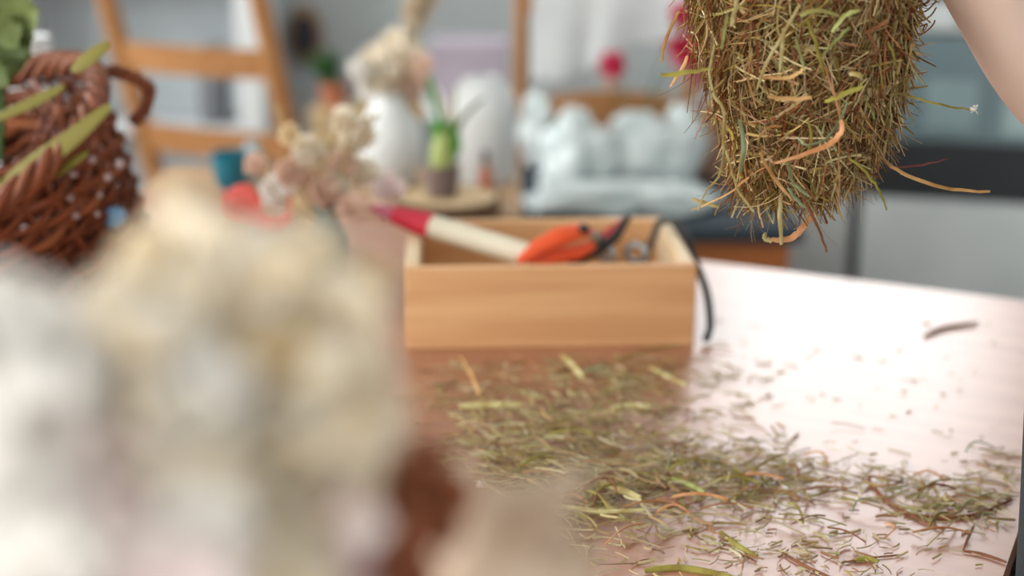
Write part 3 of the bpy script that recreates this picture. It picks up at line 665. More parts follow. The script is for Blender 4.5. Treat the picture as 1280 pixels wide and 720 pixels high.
P(MB().lathe([(.020, 0), (.024, .004), (.027, .045), (.0275, .05), (.024, .048), (.001, .044)], pb, 24, cap=False), 'pot', M['glasspot'], pp_)
P(MB().lathe([(.017, .04), (.0185, .06), (.015, .085), (.006, .1), (.001, .102)], pb, 16, cap=False), 'bulb', M['bulb'], pp_)
D_ = pb.y
for pts, w1, m_ in (([(556, 190), (552, 150), (543, 122), (537, 95)], 15, 'bright'), ([(558, 190), (560, 160), (553, 130), (546, 108)], 13, 'petal_white'), ([(562, 190), (575, 155), (590, 135), (606, 122)], 9, 'deepgreen'), ([(562, 192), (570, 165), (574, 150)], 13, 'bright'),
                    ([(555, 195), (546, 170), (541, 150)], 14, 'bright'), ([(560, 190), (566, 150), (568, 110)], 6, 'stem'), ([(552, 200), (545, 185), (545, 168)], 14, 'deepgreen'), ([(566, 200), (572, 185), (571, 165)], 12, 'bright'), ([(558, 185), (558, 165), (564, 150)], 18, 'bright')):
    q = smooth_path([at(x, y, D_) for x, y in pts], 5); k = len(q)
    o = MB().tube(q, [max(.0008, w1 * D_ / FPX / 2 * math.sin(PI * (i + 1.5) / (k + 1.8)) ** .7) for i in range(k)], 8, flat=.4); P(o, 'leaf', M[m_], pp_)
# white pail with a small brown bottle in front
wp = on(603, 243, cz); wp.y += .12; wp.x = at(603, 243, wp.y).x; wp.z = cz
R_ = 46 * wp.y / FPX
pa = thing('white_pail', 'large white pail behind the log slice and green plant', 'pail', tuple(wp))
P(MB().lathe([(R_ * .86, 0), (R_ * .9, .005), (R_ * .98, .11), (R_ * .85, .15), (R_ * .5, .168), (R_ * .46, .175), (R_ * .42, .165), (.001, .16)], wp, 36, cap=False), 'body', M['white'], pa)
P(MB().tube([wp + Vector((math.cos(a) * R_ * .8, 0, .14 + math.sin(a) * .02)) for a in [PI * i / 14 for i in range(15)]], .002, 6), 'bail_handle', M['steel'], pa)
bt = on(607, 240, cz); bt.z = cz; bt.y -= .0; bt = base_on(607, 240, wp.y - R_ - .02, cz)
bo = thing('small_bottle', 'small brown bottle with dark neck in front of white pail', 'bottle', tuple(bt))
P(MB().lathe([(.009, 0), (.0105, .004), (.0105, .028), (.005, .038), (.004, .042)], bt, 16), 'body', M['terra'], bo)
P(MB().lathe([(.005, .042), (.0055, .043), (.0055, .062), (.004, .064)], bt, 16), 'stopper', M['black'], bo)
# cream flower vase
fv = on(490, 232, cz); fv = base_on(488, 232, 2.34, cz)
vv = thing('white_vase', 'white vase of cream dried blooms on the console table', 'vase', tuple(fv))
P(MB().lathe([(.036, 0), (.044, .01), (.056, .06), (.050, .1), (.030, .13), (.024, .145), (.030, .155), (.026, .153), (.02, .14), (.001, .12)], fv, 28, cap=False), 'body', M['white'], vv)
ft = fv + Vector((0, 0, .12))
for hx, hy, r, k, lb in ((480, 85, 34, 'c', 'large cream bloom in the white console vase'), (500, 62, 28, 'c', 'cream bloom at the top of the white vase bouquet'), (512, 100, 24, 'o', 'pale peach bloom beside the large cream bloom'), (468, 110, 22, 'w', 'white bloom low left in the white vase'),
                         (505, 140, 24, 't', 'straw yellow bloom resting at the white vase mouth'), (450, 88, 16, 'w', 'small white bloom at the left of the cream blooms'), (525, 80, 16, 'o', 'small peach bloom touching the tall plume')):
    flower_thing('dried_bloom', lb, 'flower', (hx, hy), fv.y + R.uniform(-.02, .03), r, k, ft + Vector((R.gauss(0, .006), R.gauss(0, .006), 0)), 'blooms in the white console vase')
def plume(p0, p1, r, lb):
    t = thing('pampas_plume', lb, 'pampas grass', tuple(p0)); a = Vector(p0); b2 = Vector(p1); mb = MB()
    for i in range(420):
        s = R.uniform(.45, 1.0); q = a.lerp(b2, s); th = R.uniform(0, 2 * PI); rad = r * math.sin(PI * ((s - .45) / .55 * .85 + .1)) ** .7
        e = q + Vector((math.cos(th) * rad, math.sin(th) * rad, .02)); mb.tube([q, (q + e) / 2 + Vector((0, 0, .012)), e], [.0012, .0022, .0008], 4, cap=False)
    P(mb, 'plume', M['plume'], t); t.children[0]['kind'] = 'stuff'
    P(MB().tube([a, b2], .002, 6), 'stem', M['stem'], t)
plume(fv + Vector((.005, 0, .12)), at(548, -50, 2.34), .033, 'tall beige pampas plume leaning above the white console vase')
# teal cup at left of the console
tp = base_on(291, 246, 2.3, cz)
tcu = thing('teal_cup', 'deep teal cup on the console in front of left chair', 'cup', tuple(tp))
P(MB().lathe([(.020, 0), (.026, .004), (.030, .03), (.031, .062), (.028, .060), (.026, .02), (.001, .008)], tp, 28, cap=False), 'body', M['teal'], tcu)
P(MB().tube(smooth_path([tp + Vector((.028, 0, .05)), tp + Vector((.046, 0, .042)), tp + Vector((.044, 0, .02)), tp + Vector((.027, 0, .014))], 5), .003, 8), 'handle', M['teal'], tcu)
tp2 = base_on(318, 240, 2.38, cz)
tag(MB().lathe([(.013, 0), (.016, .004), (.018, .04), (.012, .055), (.011, .062), (.001, .064)], tp2, 20, cap=False).build('glass_jar', mat('pale_blue_jar', (172, 196, 204), None, 9, .3), origin=None), 'small pale blue jar right of the teal cup', 'jar')

# ================================================================ CHAIRS
def make_chair(lb, loc, rz, w=.40, recl=.20, zs=(.93, .745, .56), top=1.02, arch=0.0, pw=.024):
    t = thing('ladder_back_chair', lb, 'chair', loc, rz)
    # local: faces +Y, back posts at y=0 ; top leans to -Y
    def yo(z): return -recl * max(0, z - .42)
    for s in (-1, 1):
        MB().tube([(s * w / 2, .03, 0.001), (s * w / 2, .0, .42), (s * w / 2, yo(.7), .7), (s * w / 2, yo(top), top)], [pw * .8, pw, pw, pw * .85], 10, flat=.8).build('back_post', M['chairw'], t)
        MB().tube([(s * (w / 2 + .01), .41, 0.001), (s * (w / 2 + .01), .40, .44)], [pw * .75, pw], 10).build('front_leg', M['chairw'], t)
        MB().tube([(s * w / 2, .02, .22), (s * (w / 2 + .01), .40, .22)], .010, 8).build('stretcher', M['chairw'], t)
    for z in zs:
        o = MB(); h = .085 if arch else .066
        def fn(a, b_):
            x = (a - .5) * w; th = .011
            return None
        for k in range(12):
            pass
        vs = []; fs = []; N = 12
        for i in range(N + 1):
            a = i / N; x = (a - .5) * w; bow = -.022 * math.sin(PI * a); zz = z + arch * math.sin(PI * a)
            hh = h * (1 - (.25 if arch else 0) * (1 - math.sin(PI * a)))
            for (dy, dz) in ((-.008, -hh / 2), (.008, -hh / 2), (.008, hh / 2), (-.008, hh / 2)): vs.append((x, yo(z + dz) + bow + dy, zz + dz))
        for i in range(N):
            for j in range(4): fs.append((i * 4 + j, i * 4 + (j + 1) % 4, (i + 1) * 4 + (j + 1) % 4, (i + 1) * 4 + j))
        fs += [(3, 2, 1, 0), tuple(N * 4 + j for j in range(4))]
        o.add(vs, fs).build('slat', M['chairw'], t)
    MB().box((0, .20, .445), (w + .05, .44, .03), bev=.01).build('seat', M['seat'], t)
    MB().box((0, .20, .415), (w, .40, .035)).build('seat_frame', M['chairw'], t, smooth=False)
    return t
c1 = at(292, 250, 3.3)
make_chair('orange wooden ladder back chair at the left, behind teal cup', (c1.x, c1.y, 0), math.radians(-24), w=.41, recl=.30, zs=(.985, .795, .60), top=1.1)
c2 = at(752, 240, 3.25)
ch2 = make_chair('orange wooden chair with a pale cloth hung on its back', (c2.x, c2.y, 0), math.radians(4), w=.385, recl=.10, zs=(.93, .67), top=1.05, arch=.014, pw=.02)
# cloth hung over the back of the second chair
cl = MB()
def clf(a, b_):
    # a across, b from behind, over the top, down the front
    x = c2.x - .165 + a * .345
    s = b_ * 2 - 1; zt = 1.075; drop = (.315 + .02 * math.sin(a * 5 + .6) - .075 * a) if s < 0 else .22
    z = zt - abs(s) * drop + .003 * math.sin(a * 40)
    y = c2.y - .06 + (.035 * max(-1, min(1, s * 5))) + .006 * math.sin(a * 17 + abs(s) * 2.5) * abs(s) - (.02 * (z - .7))
    return Vector((x + .02 * abs(s) * math.sin(a * 9), y, z))
cl.grid(clf, 60, 40)
co = tag(cl.build('draped_cloth', M['cloth'], origin=Vector((c2.x, c2.y, .8))), 'pale grey cloth draped over the back of the middle chair', 'cloth')
co.modifiers.new('thickness', 'SOLIDIFY').thickness = .003

# ================================================================ DARK TOPPED CABINET with plastic heap
dz = .60
dL = on(640, 262, dz); dR = at(1003, 286, 2.52)
dx0 = at(634, 250, 2.62).x; dx1 = at(1003, 285, 2.50).x; dz = at(950, 284, 2.50).z
dc = thing('low_cabinet', 'low orange wooden cabinet with a dark slate top, behind the box', 'cabinet', ((dx0 + dx1) / 2, 2.50 + .27, 0), math.radians(-3))
W_ = dx1 - dx0
MB().box((0, 0, dz - .014), (W_ + .03, .54, .028), bev=.004).build('top', M['darktop'], dc, smooth=False)
MB().box((0, .01, (dz - .028 + .06) / 2), (W_ - .01, .50, dz - .028 - .06)).build('body', M['cabw'], dc, smooth=False)
for s in (-1, 1):
    d_ = MB().box((s * W_ / 4, -.245, (dz - .028 + .06) / 2), (W_ / 2 - .012, .012, dz - .12), bev=.002).build('door', M['cabw'], dc, smooth=False)
    MB().blob((s * .03, -.262, dz * .6), .011, 8).build('knob', M['steel'], d_)
    for sy in (-1, 1): MB().box((s * (W_ / 2 - .04), sy * .2, .03), (.04, .04, .06)).build('foot', M['cabw'], dc, smooth=False)
def crumple(name, px, py, d, r, lb, seed, base=dz):
    c = at(px, py, d); mb = MB(); c0 = c
    def fn(u_, v_):
        th = u_ * 2 * PI; ph = (v_ - .5) * PI
        dd = Vector((math.cos(th) * math.cos(ph), math.sin(th) * math.cos(ph), math.sin(ph)))
        k = 1 + .30 * noise.noise(dd * 1.8 + Vector((seed, 0, 0))) + .16 * abs(noise.noise(dd * 4.5 + Vector((0, seed, 0)))) + .07 * noise.noise(dd * 11)
        p = c0 + Vector((dd.x * r[0], dd.y * r[1], dd.z * r[2])) * k
        p.z = max(p.z, base + .002 + .004 * abs(noise.noise(p * 40))); return p
    mb.grid(fn, 56, 36)
    return tag(mb.build(name, M['plastic'], origin=Vector((c.x, c.y, base))), lb, 'plastic bag', 'crumpled bags on the low cabinet')
crumple('plastic_bag', 722, 205, 2.82, (.078, .07, .098), 'tall crumpled white plastic bag, leftmost of those on the dark cabinet top', 1.3)
crumple('plastic_bag', 800, 205, 2.86, (.10, .07, .09), 'wide crumpled plastic bag at the middle rear of the dark cabinet top', 4.1)
crumple('plastic_bag', 852, 178, 2.93, (.045, .045, .075), 'small crumpled white bag at the right end of the bag heap', 7.7)
crumple('plastic_bag', 738, 250, 2.62, (.11, .06, .035), 'flat crumpled plastic bag at the front left of the bag heap', 2.2)
crumple('plastic_bag', 822, 250, 2.64, (.11, .06, .036), 'flat crumpled plastic bag at the front right of the bag heap', 9.4)
crumple('plastic_bag', 672, 160, 3.0, (.036, .035, .075), 'narrow white bag standing beside the left post of middle chair', 5.5)
bb = base_on(880, 240, 2.95, dz)
o = MB(); o.box((bb.x, bb.y, dz + .075), (.085, .06, .15), bev=.006)
tag(o.build('paper_bag', M['brownbag']), 'brown paper bag at the right rear of the dark cabinet top', 'bag')
gz = base_on(800, 200, 2.98, dz)
gv = tag(MB().lathe([(.022, 0), (.026, .004), (.024, .08), (.03, .12), (.028, .119), (.02, .08), (.001, .01)], gz, 24, cap=False).build('glass_vase', mat('pale_glass_glaze', (190, 204, 204), None, 9, .2)), 'pale vase behind the plastic bags holding crimson flowers', 'vase')
ft = gz + Vector((0, 0, .1))
for hx, hy, r, k, lb in ((765, 80, 17, 'm', 'crimson carnation above the arched chair slat'), (858, 62, 25, 'm', 'large crimson carnation beside the left edge of hay bundle'), (772, 166, 13, 'r', 'pink flower between the crumpled plastic bags'),
                         (878, 95, 15, 'r', 'pink flower half hidden behind the hay bundle'), (852, 20, 16, 'm', 'crimson carnation above the large crimson carnation'), (764, 102, 9, 'o', 'peach bud just under the left crimson carnation')):
    flower_thing('carnation', lb, 'flower', (hx, hy), gz.y - (.13 if k == 'r' and hx < 800 else .02), r, k, ft, 'carnations in the pale vase', .0018, 'deepgreen')

# ================================================================ KITCHEN SIDE
sx0 = at(1078, 245, 3.42); sdir = Vector((math.cos(math.radians(-15)), math.sin(math.radians(-15)), 0)); sn = Vector((-sdir.y, sdir.x, 0))
sr = -math.radians(15); SW = .62; z1 = .838; z0 = .437
scn = sx0 + sdir * SW / 2 + sn * .30
st = thing('kitchen_stove', 'kitchen stove with dark glass oven door and pale drawer', 'stove', (scn.x, scn.y, 0), sr)
MB().box((0, .01, .47), (SW, .58, .88), bev=.004).build('body', M['silver'], st, smooth=False)
MB().box((0, 0, .922), (SW, .6, .022), bev=.004).build('cooktop', M['ovenblack'], st, smooth=False)
cp = MB().box((0, -.288, (.908 + z1) / 2), (SW - .004, .025, .908 - z1 - .004), bev=.003).build('control_panel', M['silver'], st, smooth=False)
for k in range(5): MB().lathe([(.001, 0), (.016, 0), (.018, -.012), (.001, -.014)], (-.22 + k * .11, -.301, .872), 16, cap=False, mat=Matrix.Rotation(math.radians(-90), 3, 'X')).build('knob', M['steel'], cp)
dr = MB().box((0, -.294, (z1 + z0) / 2), (SW - .004, .03, z1 - z0 - .006), bev=.004).build('oven_door', M['ovenblack'], st, smooth=False)
MB().box((0, -.3105, .705), (SW - .05, .006, .25), bev=.002).build('door_glass', M['ovenglass'], dr, smooth=False)
MB().box((-.12, -.316, .668), (.12, .004, .12), bev=.001).build('painted_reflection', mat('reflection_grey', (134, 156, 160), None, 4, .25), dr, smooth=False)  # lighter panels paint the reflections on the door glass
MB().box((.1, -.316, .665), (.2, .004, .13), bev=.001).build('painted_reflection', mat('reflection_pale_grey', (156, 178, 180), None, 4, .25), dr, smooth=False)
dwr = MB().box((0, -.294, (z0 + .10) / 2), (SW - .004, .03, z0 - .108), bev=.006).build('drawer', M['silver'], st, smooth=False)
MB().box((0, -.29, .045), (SW - .02, .02, .08)).build('plinth', M['ovenblack'], st, smooth=False)
# pale cabinet left of the stove with a dark gap between
gx = sx0 - sdir * .025; CWd = .40
ccn = gx - sdir * CWd / 2 + sn * .30
cb = thing('base_cabinet', 'pale grey kitchen base cabinet left of the stove', 'cabinet', (ccn.x, ccn.y, 0), sr)
MB().box((0, .015, .46), (CWd, .55, .76), bev=.002).build('body', M['greycab'], cb, smooth=False)
cd = MB().box((0, -.275, .47), (CWd - .006, .02, .73), bev=.003).build('door', M['greycab'], cb, smooth=False)
MB().blob((-.14, -.297, .72), .012, 8).build('knob', M['steel'], cd)
MB().box((0, 0, .04), (CWd - .02, .5, .08)).build('plinth', M['ovenblack'], cb, smooth=False)
MB().box((0, 0, .86), (CWd + .02, .62, .035), bev=.004).build('worktop', M['silver'], cb, smooth=False)
gp = gx + sdir * .0125 + sn * .32
gpo = thing('gap_shade', 'dark strip standing in for the shaded gap between pale cabinet and stove', 'shade strip', (gp.x, gp.y, 0), sr)
MB().box((0, 0, .42), (.022, .54, .84)).build('strip', M['ovenblack'], gpo, smooth=False)  # dark box put in for the shade between cabinet and stove

# ================================================================ BACK OF THE ROOM, left half
# plant stand with small potted plant
ps_ = at(432, 140, 4.2); dzp = at(420, 132, 4.2).z
sd_ = thing('plant_stand', 'pale wooden plant stand with slatted sides at the back wall', 'plant stand', (ps_.x, ps_.y, 0))
MB().box((0, 0, dzp - .012), (.2, .2, .024), bev=.003).build('top', M['slice'], sd_, smooth=False)
for sx in (-1, 1):
    for sy in (-1, 1): MB().box((sx * .08, sy * .08, (dzp - .024) / 2), (.03, .03, dzp - .024)).build('leg', M['slice'], sd_, smooth=False)
for k in range(3): MB().box((0, -.088, dzp - .08 - k * .1), (.19, .012, .07)).build('slat', M['slice'], sd_, smooth=False)
pq = Vector((at(418, 130, 4.17).x, 4.17, dzp))
sp = thing('small_potted_plant', 'small dark green plant in terracotta pot on pale plant stand', 'plant', tuple(pq))
P(MB().lathe([(.028, 0), (.040, .055), (.044, .056), (.044, .07), (.038, .07), (.036, .06), (.001, .058)], pq, 24, cap=False), 'pot', M['terra'], sp)
lv = MB()
for i in range(38):
    d = Vector((R.gauss(-.25, .45), R.gauss(0, .4), 1)).normalized(); petal(lv, pq + Vector((0, 0, .055)), d, R.uniform(.07, .13), .022, .25)
P(lv, 'foliage', M['deepgreen'], sp)
# wall plaque
q = at(381, 44, YB - .03); pk = thing('wall_plaque', 'small dark oval plaque in a tan frame on the back wall', 'plaque', (q.x, q.y, q.z))
RX = Matrix.Rotation(math.radians(90), 3, 'X')
RX2 = Matrix.Diagonal((.62, 1, 1)) @ RX
MB().lathe([(.001, .0), (.095, .0), (.1, .012), (.075, .022), (.001, .02)], (0, .012, 0), 32, cap=False, mat=RX2).build('frame', M['tanframe'], pk)
MB().lathe([(.001, .022), (.07, .022), (.068, .028), (.001, .028)], (0, .010, 0), 32, cap=False, mat=RX2).build('plate', M['plaque'], pk)
# white cupboard frame seen through the left chair, grey block for the shade beside it
a0 = at(296, 60, 4.2); a1 = at(328, 60, 4.2)
wsn = thing('white_shelf_unit', 'white open shelf unit seen through the left chair back', 'shelf unit', ((a0.x + a1.x) / 2 - .32, 4.35, 0))
MB().box((.32, 0, .66), (a1.x - a0.x, .34, 1.32), bev=.004).build('side_panel', M['white'], wsn, smooth=False)
MB().box((-.38, 0, .66), (.04, .34, 1.32), bev=.004).build('side_panel', M['white'], wsn, smooth=False)
MB().box((-.03, .16, .66), (.68, .015, 1.30)).build('back_panel', mat('grey_board', (200, 207, 210), None, 5, .8), wsn, smooth=False)
for z in (.05, .46, .90, 1.30): MB().box((-.03, 0, z), (.66, .33, .022)).build('shelf', mat('pale_grey_shelf', (222, 227, 230), None, 5, .7) if z == .05 else bpy.data.materials['pale_grey_shelf'], wsn, smooth=False)
a0 = at(266, 40, 4.3)
tag(MB().box((a0.x, 4.28, .5835), (.06, .16, .22), bev=.004).build('shade_block', mat('shade_grey', (134, 138, 142), None, 8, .8)), 'dark grey block standing in for the shade beside the shelf side panel', 'box')  # grey block put in for the shade left of the side panel
o = bpy.data.objects[-1]
# lavender storage box on a stool by the wall
lx0 = at(566, 92, 3.9); zt = at(600, 54, 3.9).z; zb = at(600, 134, 3.9).z
lq = ((at(540, 92, 3.9).x + at(632, 92, 3.9).x) / 2)
so = thing('round_stool', 'pale round stool carrying the lavender box', 'stool', (lq, 4.0, 0))
MB().lathe([(.001, zb - .03), (.15, zb - .03), (.155, zb - .015), (.15, zb), (.001, zb)], (0, 0, 0), 32, cap=False).build('seat', M['white'], so)
for k in range(4):
    a = PI / 4 + k * PI / 2; MB().tube([(math.cos(a) * .11, math.sin(a) * .11, zb - .03), (math.cos(a) * .15, math.sin(a) * .15, 0.001)], .014, 10).build('leg', M['white'], so)
lb_ = thing('lavender_box', 'pale lavender storage box with lid on the round stool', 'box', (lq, 4.0, zb))
MB().box((0, 0, (zt - zb) / 2 - .02), (.20, .17, zt - zb - .04), bev=.003).build('body', M['lav'], lb_, smooth=False)
MB().box((0, 0, zt - zb - .02), (.21, .18, .04), bev=.003).build('lid', M['lav'], lb_, smooth=False)

# ================================================================ PERSON
f_ = Vector((-.90, .436, 0)); r_ = Vector((.436, .90, 0)); C = Vector((.482, .857, 0))
def bp(a, b_, z): return C + r_ * a + f_ * b_ + Vector((0, 0, z))     # a to the person's right, b forwards
pe = thing('person', 'person in a slate apron at the right, bare forearm raised to hold the hay', 'person', (C.x, C.y, 0))
elbow = at(1388, 196, .985); wrist = at(1118, -215, .95); hand = at(1060, -235, .945)
sho = bp(.165, -.01, 1.34)
V = []; E = []; RAD = []
def nv(p, r, par=None):
    V.append(tuple(p)); RAD.append(r)
    if par is not None: E.append((par, len(V) - 1))
    return len(V) - 1
pel = nv(bp(0, 0, .93), (.135, .09)); ab = nv(bp(0, 0, 1.06), (.115, .085), pel); chx = nv(bp(0, 0, 1.24), (.135, .09), ab); up = nv(bp(0, 0, 1.35), (.10, .07), chx); nk = nv(bp(0, .01, 1.43), (.052, .052), up); nk2 = nv(bp(0, .02, 1.50), (.05, .05), nk)
for s in (1, -1):
    hpv = nv(bp(s * .085, 0, .86), (.085, .085), pel); kn = nv(bp(s * .095, .01, .48), (.055, .055), hpv); cf_ = nv(bp(s * .095, -.015, .32), (.052, .052), kn); an = nv(bp(s * .095, -.02, .09), (.034, .034), cf_); nv(bp(s * .10, .11, .035), (.03, .025), an)
a1_ = nv(sho, (.055, .055), up); am = nv(sho.lerp(elbow, .5), (.046, .046), a1_); ae = nv(elbow, (.043, .043), am); af = nv(elbow.lerp(wrist, .25), (.044, .044), ae); af2 = nv(elbow.lerp(wrist, .6), (.036, .036), af); aw = nv(wrist, (.026, .024), af2)
pc = wrist.lerp(hand, .5) + Vector((0, 0, .004)); kc = at(1035, -215, .945)
ap1 = nv(pc, (.034, .018), aw); ap2 = nv(kc, (.036, .017), ap1)
lsho = bp(-.165, -.01, 1.34); lel = bp(-.23, -.03, 1.06); lwr = bp(-.20, -.16, .90)
b1 = nv(lsho, (.055, .055), up); b2_ = nv(lsho.lerp(lel, .5), (.045, .045), b1); b3 = nv(lel, (.04, .04), b2_); b4 = nv(lel.lerp(lwr, .3), (.04, .04), b3); b5 = nv(lwr, (.025, .024), b4); b6 = nv(lwr + Vector((0, .02, -.06)), (.034, .018), b5)
def fingers(palm, dirs, axis_s, down, size=1.0):
    # four unequal fingers and a thumb, each its own short chain rooted in the palm
    for i, (off, ln) in enumerate(((-.030, .070), (-.010, .080), (.010, .075), (.029, .060))):
        a = palm + axis_s * off * size
        k0 = nv(a, (.0095, .0095)); k1 = nv(a + dirs * ln * .45 * size, (.0095, .0095), k0); k2 = nv(a + dirs * ln * .62 * size + down * ln * .35, (.0085, .0085), k1); nv(a + dirs * ln * .50 * size + down * ln * .68, (.0072, .0072), k2)
fingers(kc, (kc - pc).normalized() * .9 + Vector((0, 0, -.35)), Vector((.1, 1, 0)).normalized(), Vector((.2, 0, -1)))
t0 = nv(pc + Vector((0, -.025, -.006)), (.012, .012)); t1 = nv(pc + Vector((-.02, -.045, -.022)), (.0115, .0115), t0); nv(pc + Vector((-.045, -.045, -.045)), (.009, .009), t1)
lp = Vector(V[b6]); fingers(lp, Vector((0, .1, -1)), f_, Vector((.0, .5, -.7)))
t0 = nv(lp + f_ * .02, (.011, .011)); t1 = nv(lp + f_ * .045 + Vector((0, 0, -.03)), (.0105, .0105), t0); nv(lp + f_ * .05 + Vector((0, 0, -.06)), (.0085, .0085), t1)
me = bpy.data.meshes.new('body'); me.from_pydata([tuple(Vector(v) - pe.location) for v in V], E, []); body = bpy.data.objects.new('body', me); col.objects.link(body); body.parent = pe
me.materials.append(M['skin'])
sk = body.modifiers.new('skin', 'SKIN'); ss = body.modifiers.new('sub', 'SUBSURF'); ss.levels = 2; ss.render_levels = 2; sk.use_smooth_shade = True
for i, r in enumerate(RAD): me.skin_vertices[0].data[i].radius = r
roots = {0}; linked = set(); 
for a, b2 in E: linked.add(b2)
for i in range(len(V)): me.skin_vertices[0].data[i].use_root = (i not in linked)
# head
hc = bp(0, .03, 1.60); hm = Matrix(((r_.x, f_.x, 0), (r_.y, f_.y, 0), (0, 0, 1)))
def headf(u_, v_):
    th = u_ * 2 * PI; ph = (v_ - .5) * PI; d = Vector((math.cos(th) * math.cos(ph), math.sin(th) * math.cos(ph), math.sin(ph)))
    p = Vector((d.x * .074, d.y * .092, d.z * .112))
    if d.z < 0: p.x *= 1 + .28 * d.z; p.y *= 1 + .12 * d.z
    g = lambda x, z, sx, sz: math.exp(-((d.x - x) / sx) ** 2 - ((d.z - z) / sz) ** 2) if d.y > 0 else 0
    p.y += .020 * g(0, -.16, .12, .16) - .008 * g(.38, .05, .16, .12) - .008 * g(-.38, .05, .16, .12) + .006 * g(0, -.52, .25, .08) + .008 * g(0, -.82, .3, .15)
    return hc + hm @ p
hd = P(MB().grid(headf, 56, 44), 'head', M['skin'], pe)
for s in (-1, 1):
    P(MB().blob(hc + hm @ Vector((s * .030, .080, .005)), .0115, 8), 'eye', M['eye'], pe)
    P(MB().blob(hc + hm @ Vector((s * .075, -.005, -.01)), (.010, .016, .030), 10), 'ear', M['skin'], pe)
P(MB().blob(hc + hm @ Vector((0, .083, -.055)), (.022, .012, .007), 8), 'mouth', M['lips'], pe)
def hairf(u_, v_):
    th = u_ * 2 * PI; ph = -.35 + v_ * (PI / 2 + .35); d = Vector((math.cos(th) * math.cos(ph), math.sin(th) * math.cos(ph), math.sin(ph)))
    if d.y > .15 and d.z < .55: k = .90
    else: k = 1.10 + .02 * noise.noise(d * 9)
    return hc + hm @ Vector((d.x * .076 * k, d.y * .094 * k - .004, d.z * .114 * k + .004))
P(MB().grid(hairf, 56, 30), 'hair', M['hair'], pe)
P(MB().blob(hc + hm @ Vector((0, -.11, .03)), (.045, .04, .045), 12, .1), 'hair_bun', M['hair'], pe)
# garments
def loft(rings, n=40, a0=0, a1=2 * PI):
    mb = MB(); full = abs(a1 - a0 - 2 * PI) < 1e-6
    def fn(v_, u_):
        k = v_ * (len(rings) - 1); i = min(int(k), len(rings) - 2); t = k - i; t = t * t * (3 - 2 * t)
        z, a, b_, ca, cb_ = [rings[i][j] * (1 - t) + rings[i + 1][j] * t for j in range(5)]
        th = a0 + (a1 - a0) * u_; return bp(ca + a * math.cos(th), cb_ + b_ * math.sin(th), z)
    return mb.grid(fn, (len(rings) - 1) * 6, n)
P(loft([(.88, .165, .115, 0, 0), (1.0, .15, .108, 0, 0), (1.12, .15, .11, 0, 0), (1.26, .18, .12, 0, 0), (1.34, .185, .10, 0, 0), (1.40, .13, .075, 0, 0), (1.435, .07, .065, 0, .01)]), 'shirt', M['shirt'], pe)
for s, sh_, el_ in ((1, sho, elbow), (-1, lsho, lel)):
    m_ = sh_.lerp(el_, .55); P(MB().tube(smooth_path([sh_ - (el_ - sh_) * .08, sh_.lerp(el_, .3), m_], 4), [.066] * 4 + [.062] * 5, 20, cap=False), 'sleeve', M['shirt'], pe)
for s in (-1, 1):
    P(MB().tube([bp(s * .085, 0, .95), bp(s * .09, .0, .80), bp(s * .095, .01, .48), bp(s * .097, -.012, .12)], [.085, .085, .070, .060], 24, cap=False), 'trouser_leg', M['trousers'], pe)
    sh = MB().blob(bp(s * .10, .05, .04), (.045, .045, .04), 12); 
    for i, v in enumerate(sh.v):
        q = Vector(v) - bp(s * .10, .05, 0); fwd = q.dot(f_); sh.v[i] = tuple(Vector(v) + f_ * fwd * 1.7)
    for i, v in enumerate(sh.v): sh.v[i] = (v[0], v[1], max(v[2], .001))
    P(sh, 'shoe', M['shoe'], pe)
apn = loft([(.52, .180, .128, 0, 0), (.66, .182, .131, 0, 0), (.80, .186, .138, 0, .0), (.90, .185, .144, 0, 0), (1.0, .165, .122, 0, 0), (1.14, .158, .118, 0, 0), (1.30, .15, .126, 0, 0)], 44, math.radians(-25), math.radians(205))
for i, v in enumerate(apn.v):
    q = Vector(v); th = math.atan2((q - C).dot(f_), (q - C).dot(r_)); k = max(0, (1.0 - q.z)) * .008 * math.sin(th * 7); apn.v[i] = tuple(q + (Vector((q.x, q.y, 0)) - C).normalized() * k)
ao = P(apn, 'apron', M['apron'], pe); ao.modifiers.new('thickness', 'SOLIDIFY').thickness = .002
P(MB().tube([bp(.175 * math.cos(a), .130 * math.sin(a), 1.0) for a in [2 * PI * i / 40 for i in range(41)]], .005, 8, cap=False), 'apron_tie', M['apron'], pe)
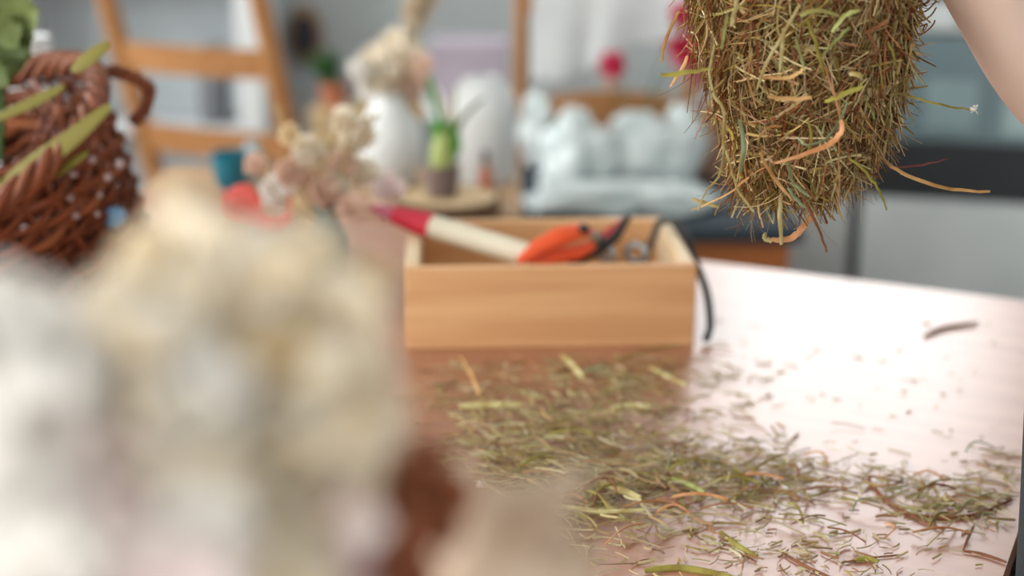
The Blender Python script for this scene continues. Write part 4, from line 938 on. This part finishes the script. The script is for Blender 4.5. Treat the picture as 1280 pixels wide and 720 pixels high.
for s in (-1, 1): P(MB().tube(smooth_path([bp(s * .07, .12, 1.30), bp(s * .08, .09, 1.39), bp(s * .06, -.02, 1.43)], 5), .008, 8, flat=.4), 'neck_strap', M['apron'], pe)

# ================================================================ LIGHT
def area(name, loc, rot, sx, sy, power, c):
    L = bpy.data.lights.new(name, 'AREA'); L.shape = 'RECTANGLE'; L.size = sx; L.size_y = sy; L.energy = power; L.color = c
    o = bpy.data.objects.new(name, L); col.objects.link(o); o.location = loc; o.rotation_euler = rot; return o
area('daylight_kitchen_window', ((WX0 + WX1) / 2, YB + .2, (WZ0 + WZ1) / 2), (math.radians(-90), 0, 0), WX1 - WX0, WZ1 - WZ0, 40, (.95, .98, 1))
area('daylight_left_window', (XL - .2, (LY0 + LY1) / 2, (LZ0 + LZ1) / 2), (0, math.radians(-90), 0), LZ1 - LZ0, LY1 - LY0, 120, (1, .985, .96))
area('added_fill_far_left', (XL - .2, (KY0 + KY1) / 2, (LZ0 + LZ1) / 2), (0, math.radians(-90), 0), LZ1 - LZ0, KY1 - KY0, 75, (.97, .99, 1))  # added fill light for the back wall and chairs
W = bpy.data.worlds.new('overcast'); scene.world = W; W.use_nodes = True
bg = W.node_tree.nodes['Background']; bg.inputs[0].default_value = (1, .985, .955, 1); bg.inputs[1].default_value = 1.75

# ================================================================ CAMERA
cd_ = bpy.data.cameras.new('camera'); cam = bpy.data.objects.new('camera', cd_); col.objects.link(cam); scene.camera = cam
cam.location = CAM; cam.rotation_euler = (PI / 2 - PITCH, 0, 0)
cd_.sensor_width = 36; cd_.lens = 36 * FPX / 1280; cd_.clip_start = .01
cd_.dof.use_dof = True; cd_.dof.focus_distance = .955; cd_.dof.aperture_fstop = 2.7
scene.view_settings.view_transform = 'Standard'; scene.view_settings.look = 'None'; scene.view_settings.gamma = 1; scene.view_settings.use_curve_mapping = False
scene.view_settings.exposure = 0.0
scene.cycles.use_denoising = True
scene.cycles.max_bounces = 6; scene.cycles.diffuse_bounces = 3; scene.cycles.sample_clamp_indirect = 6
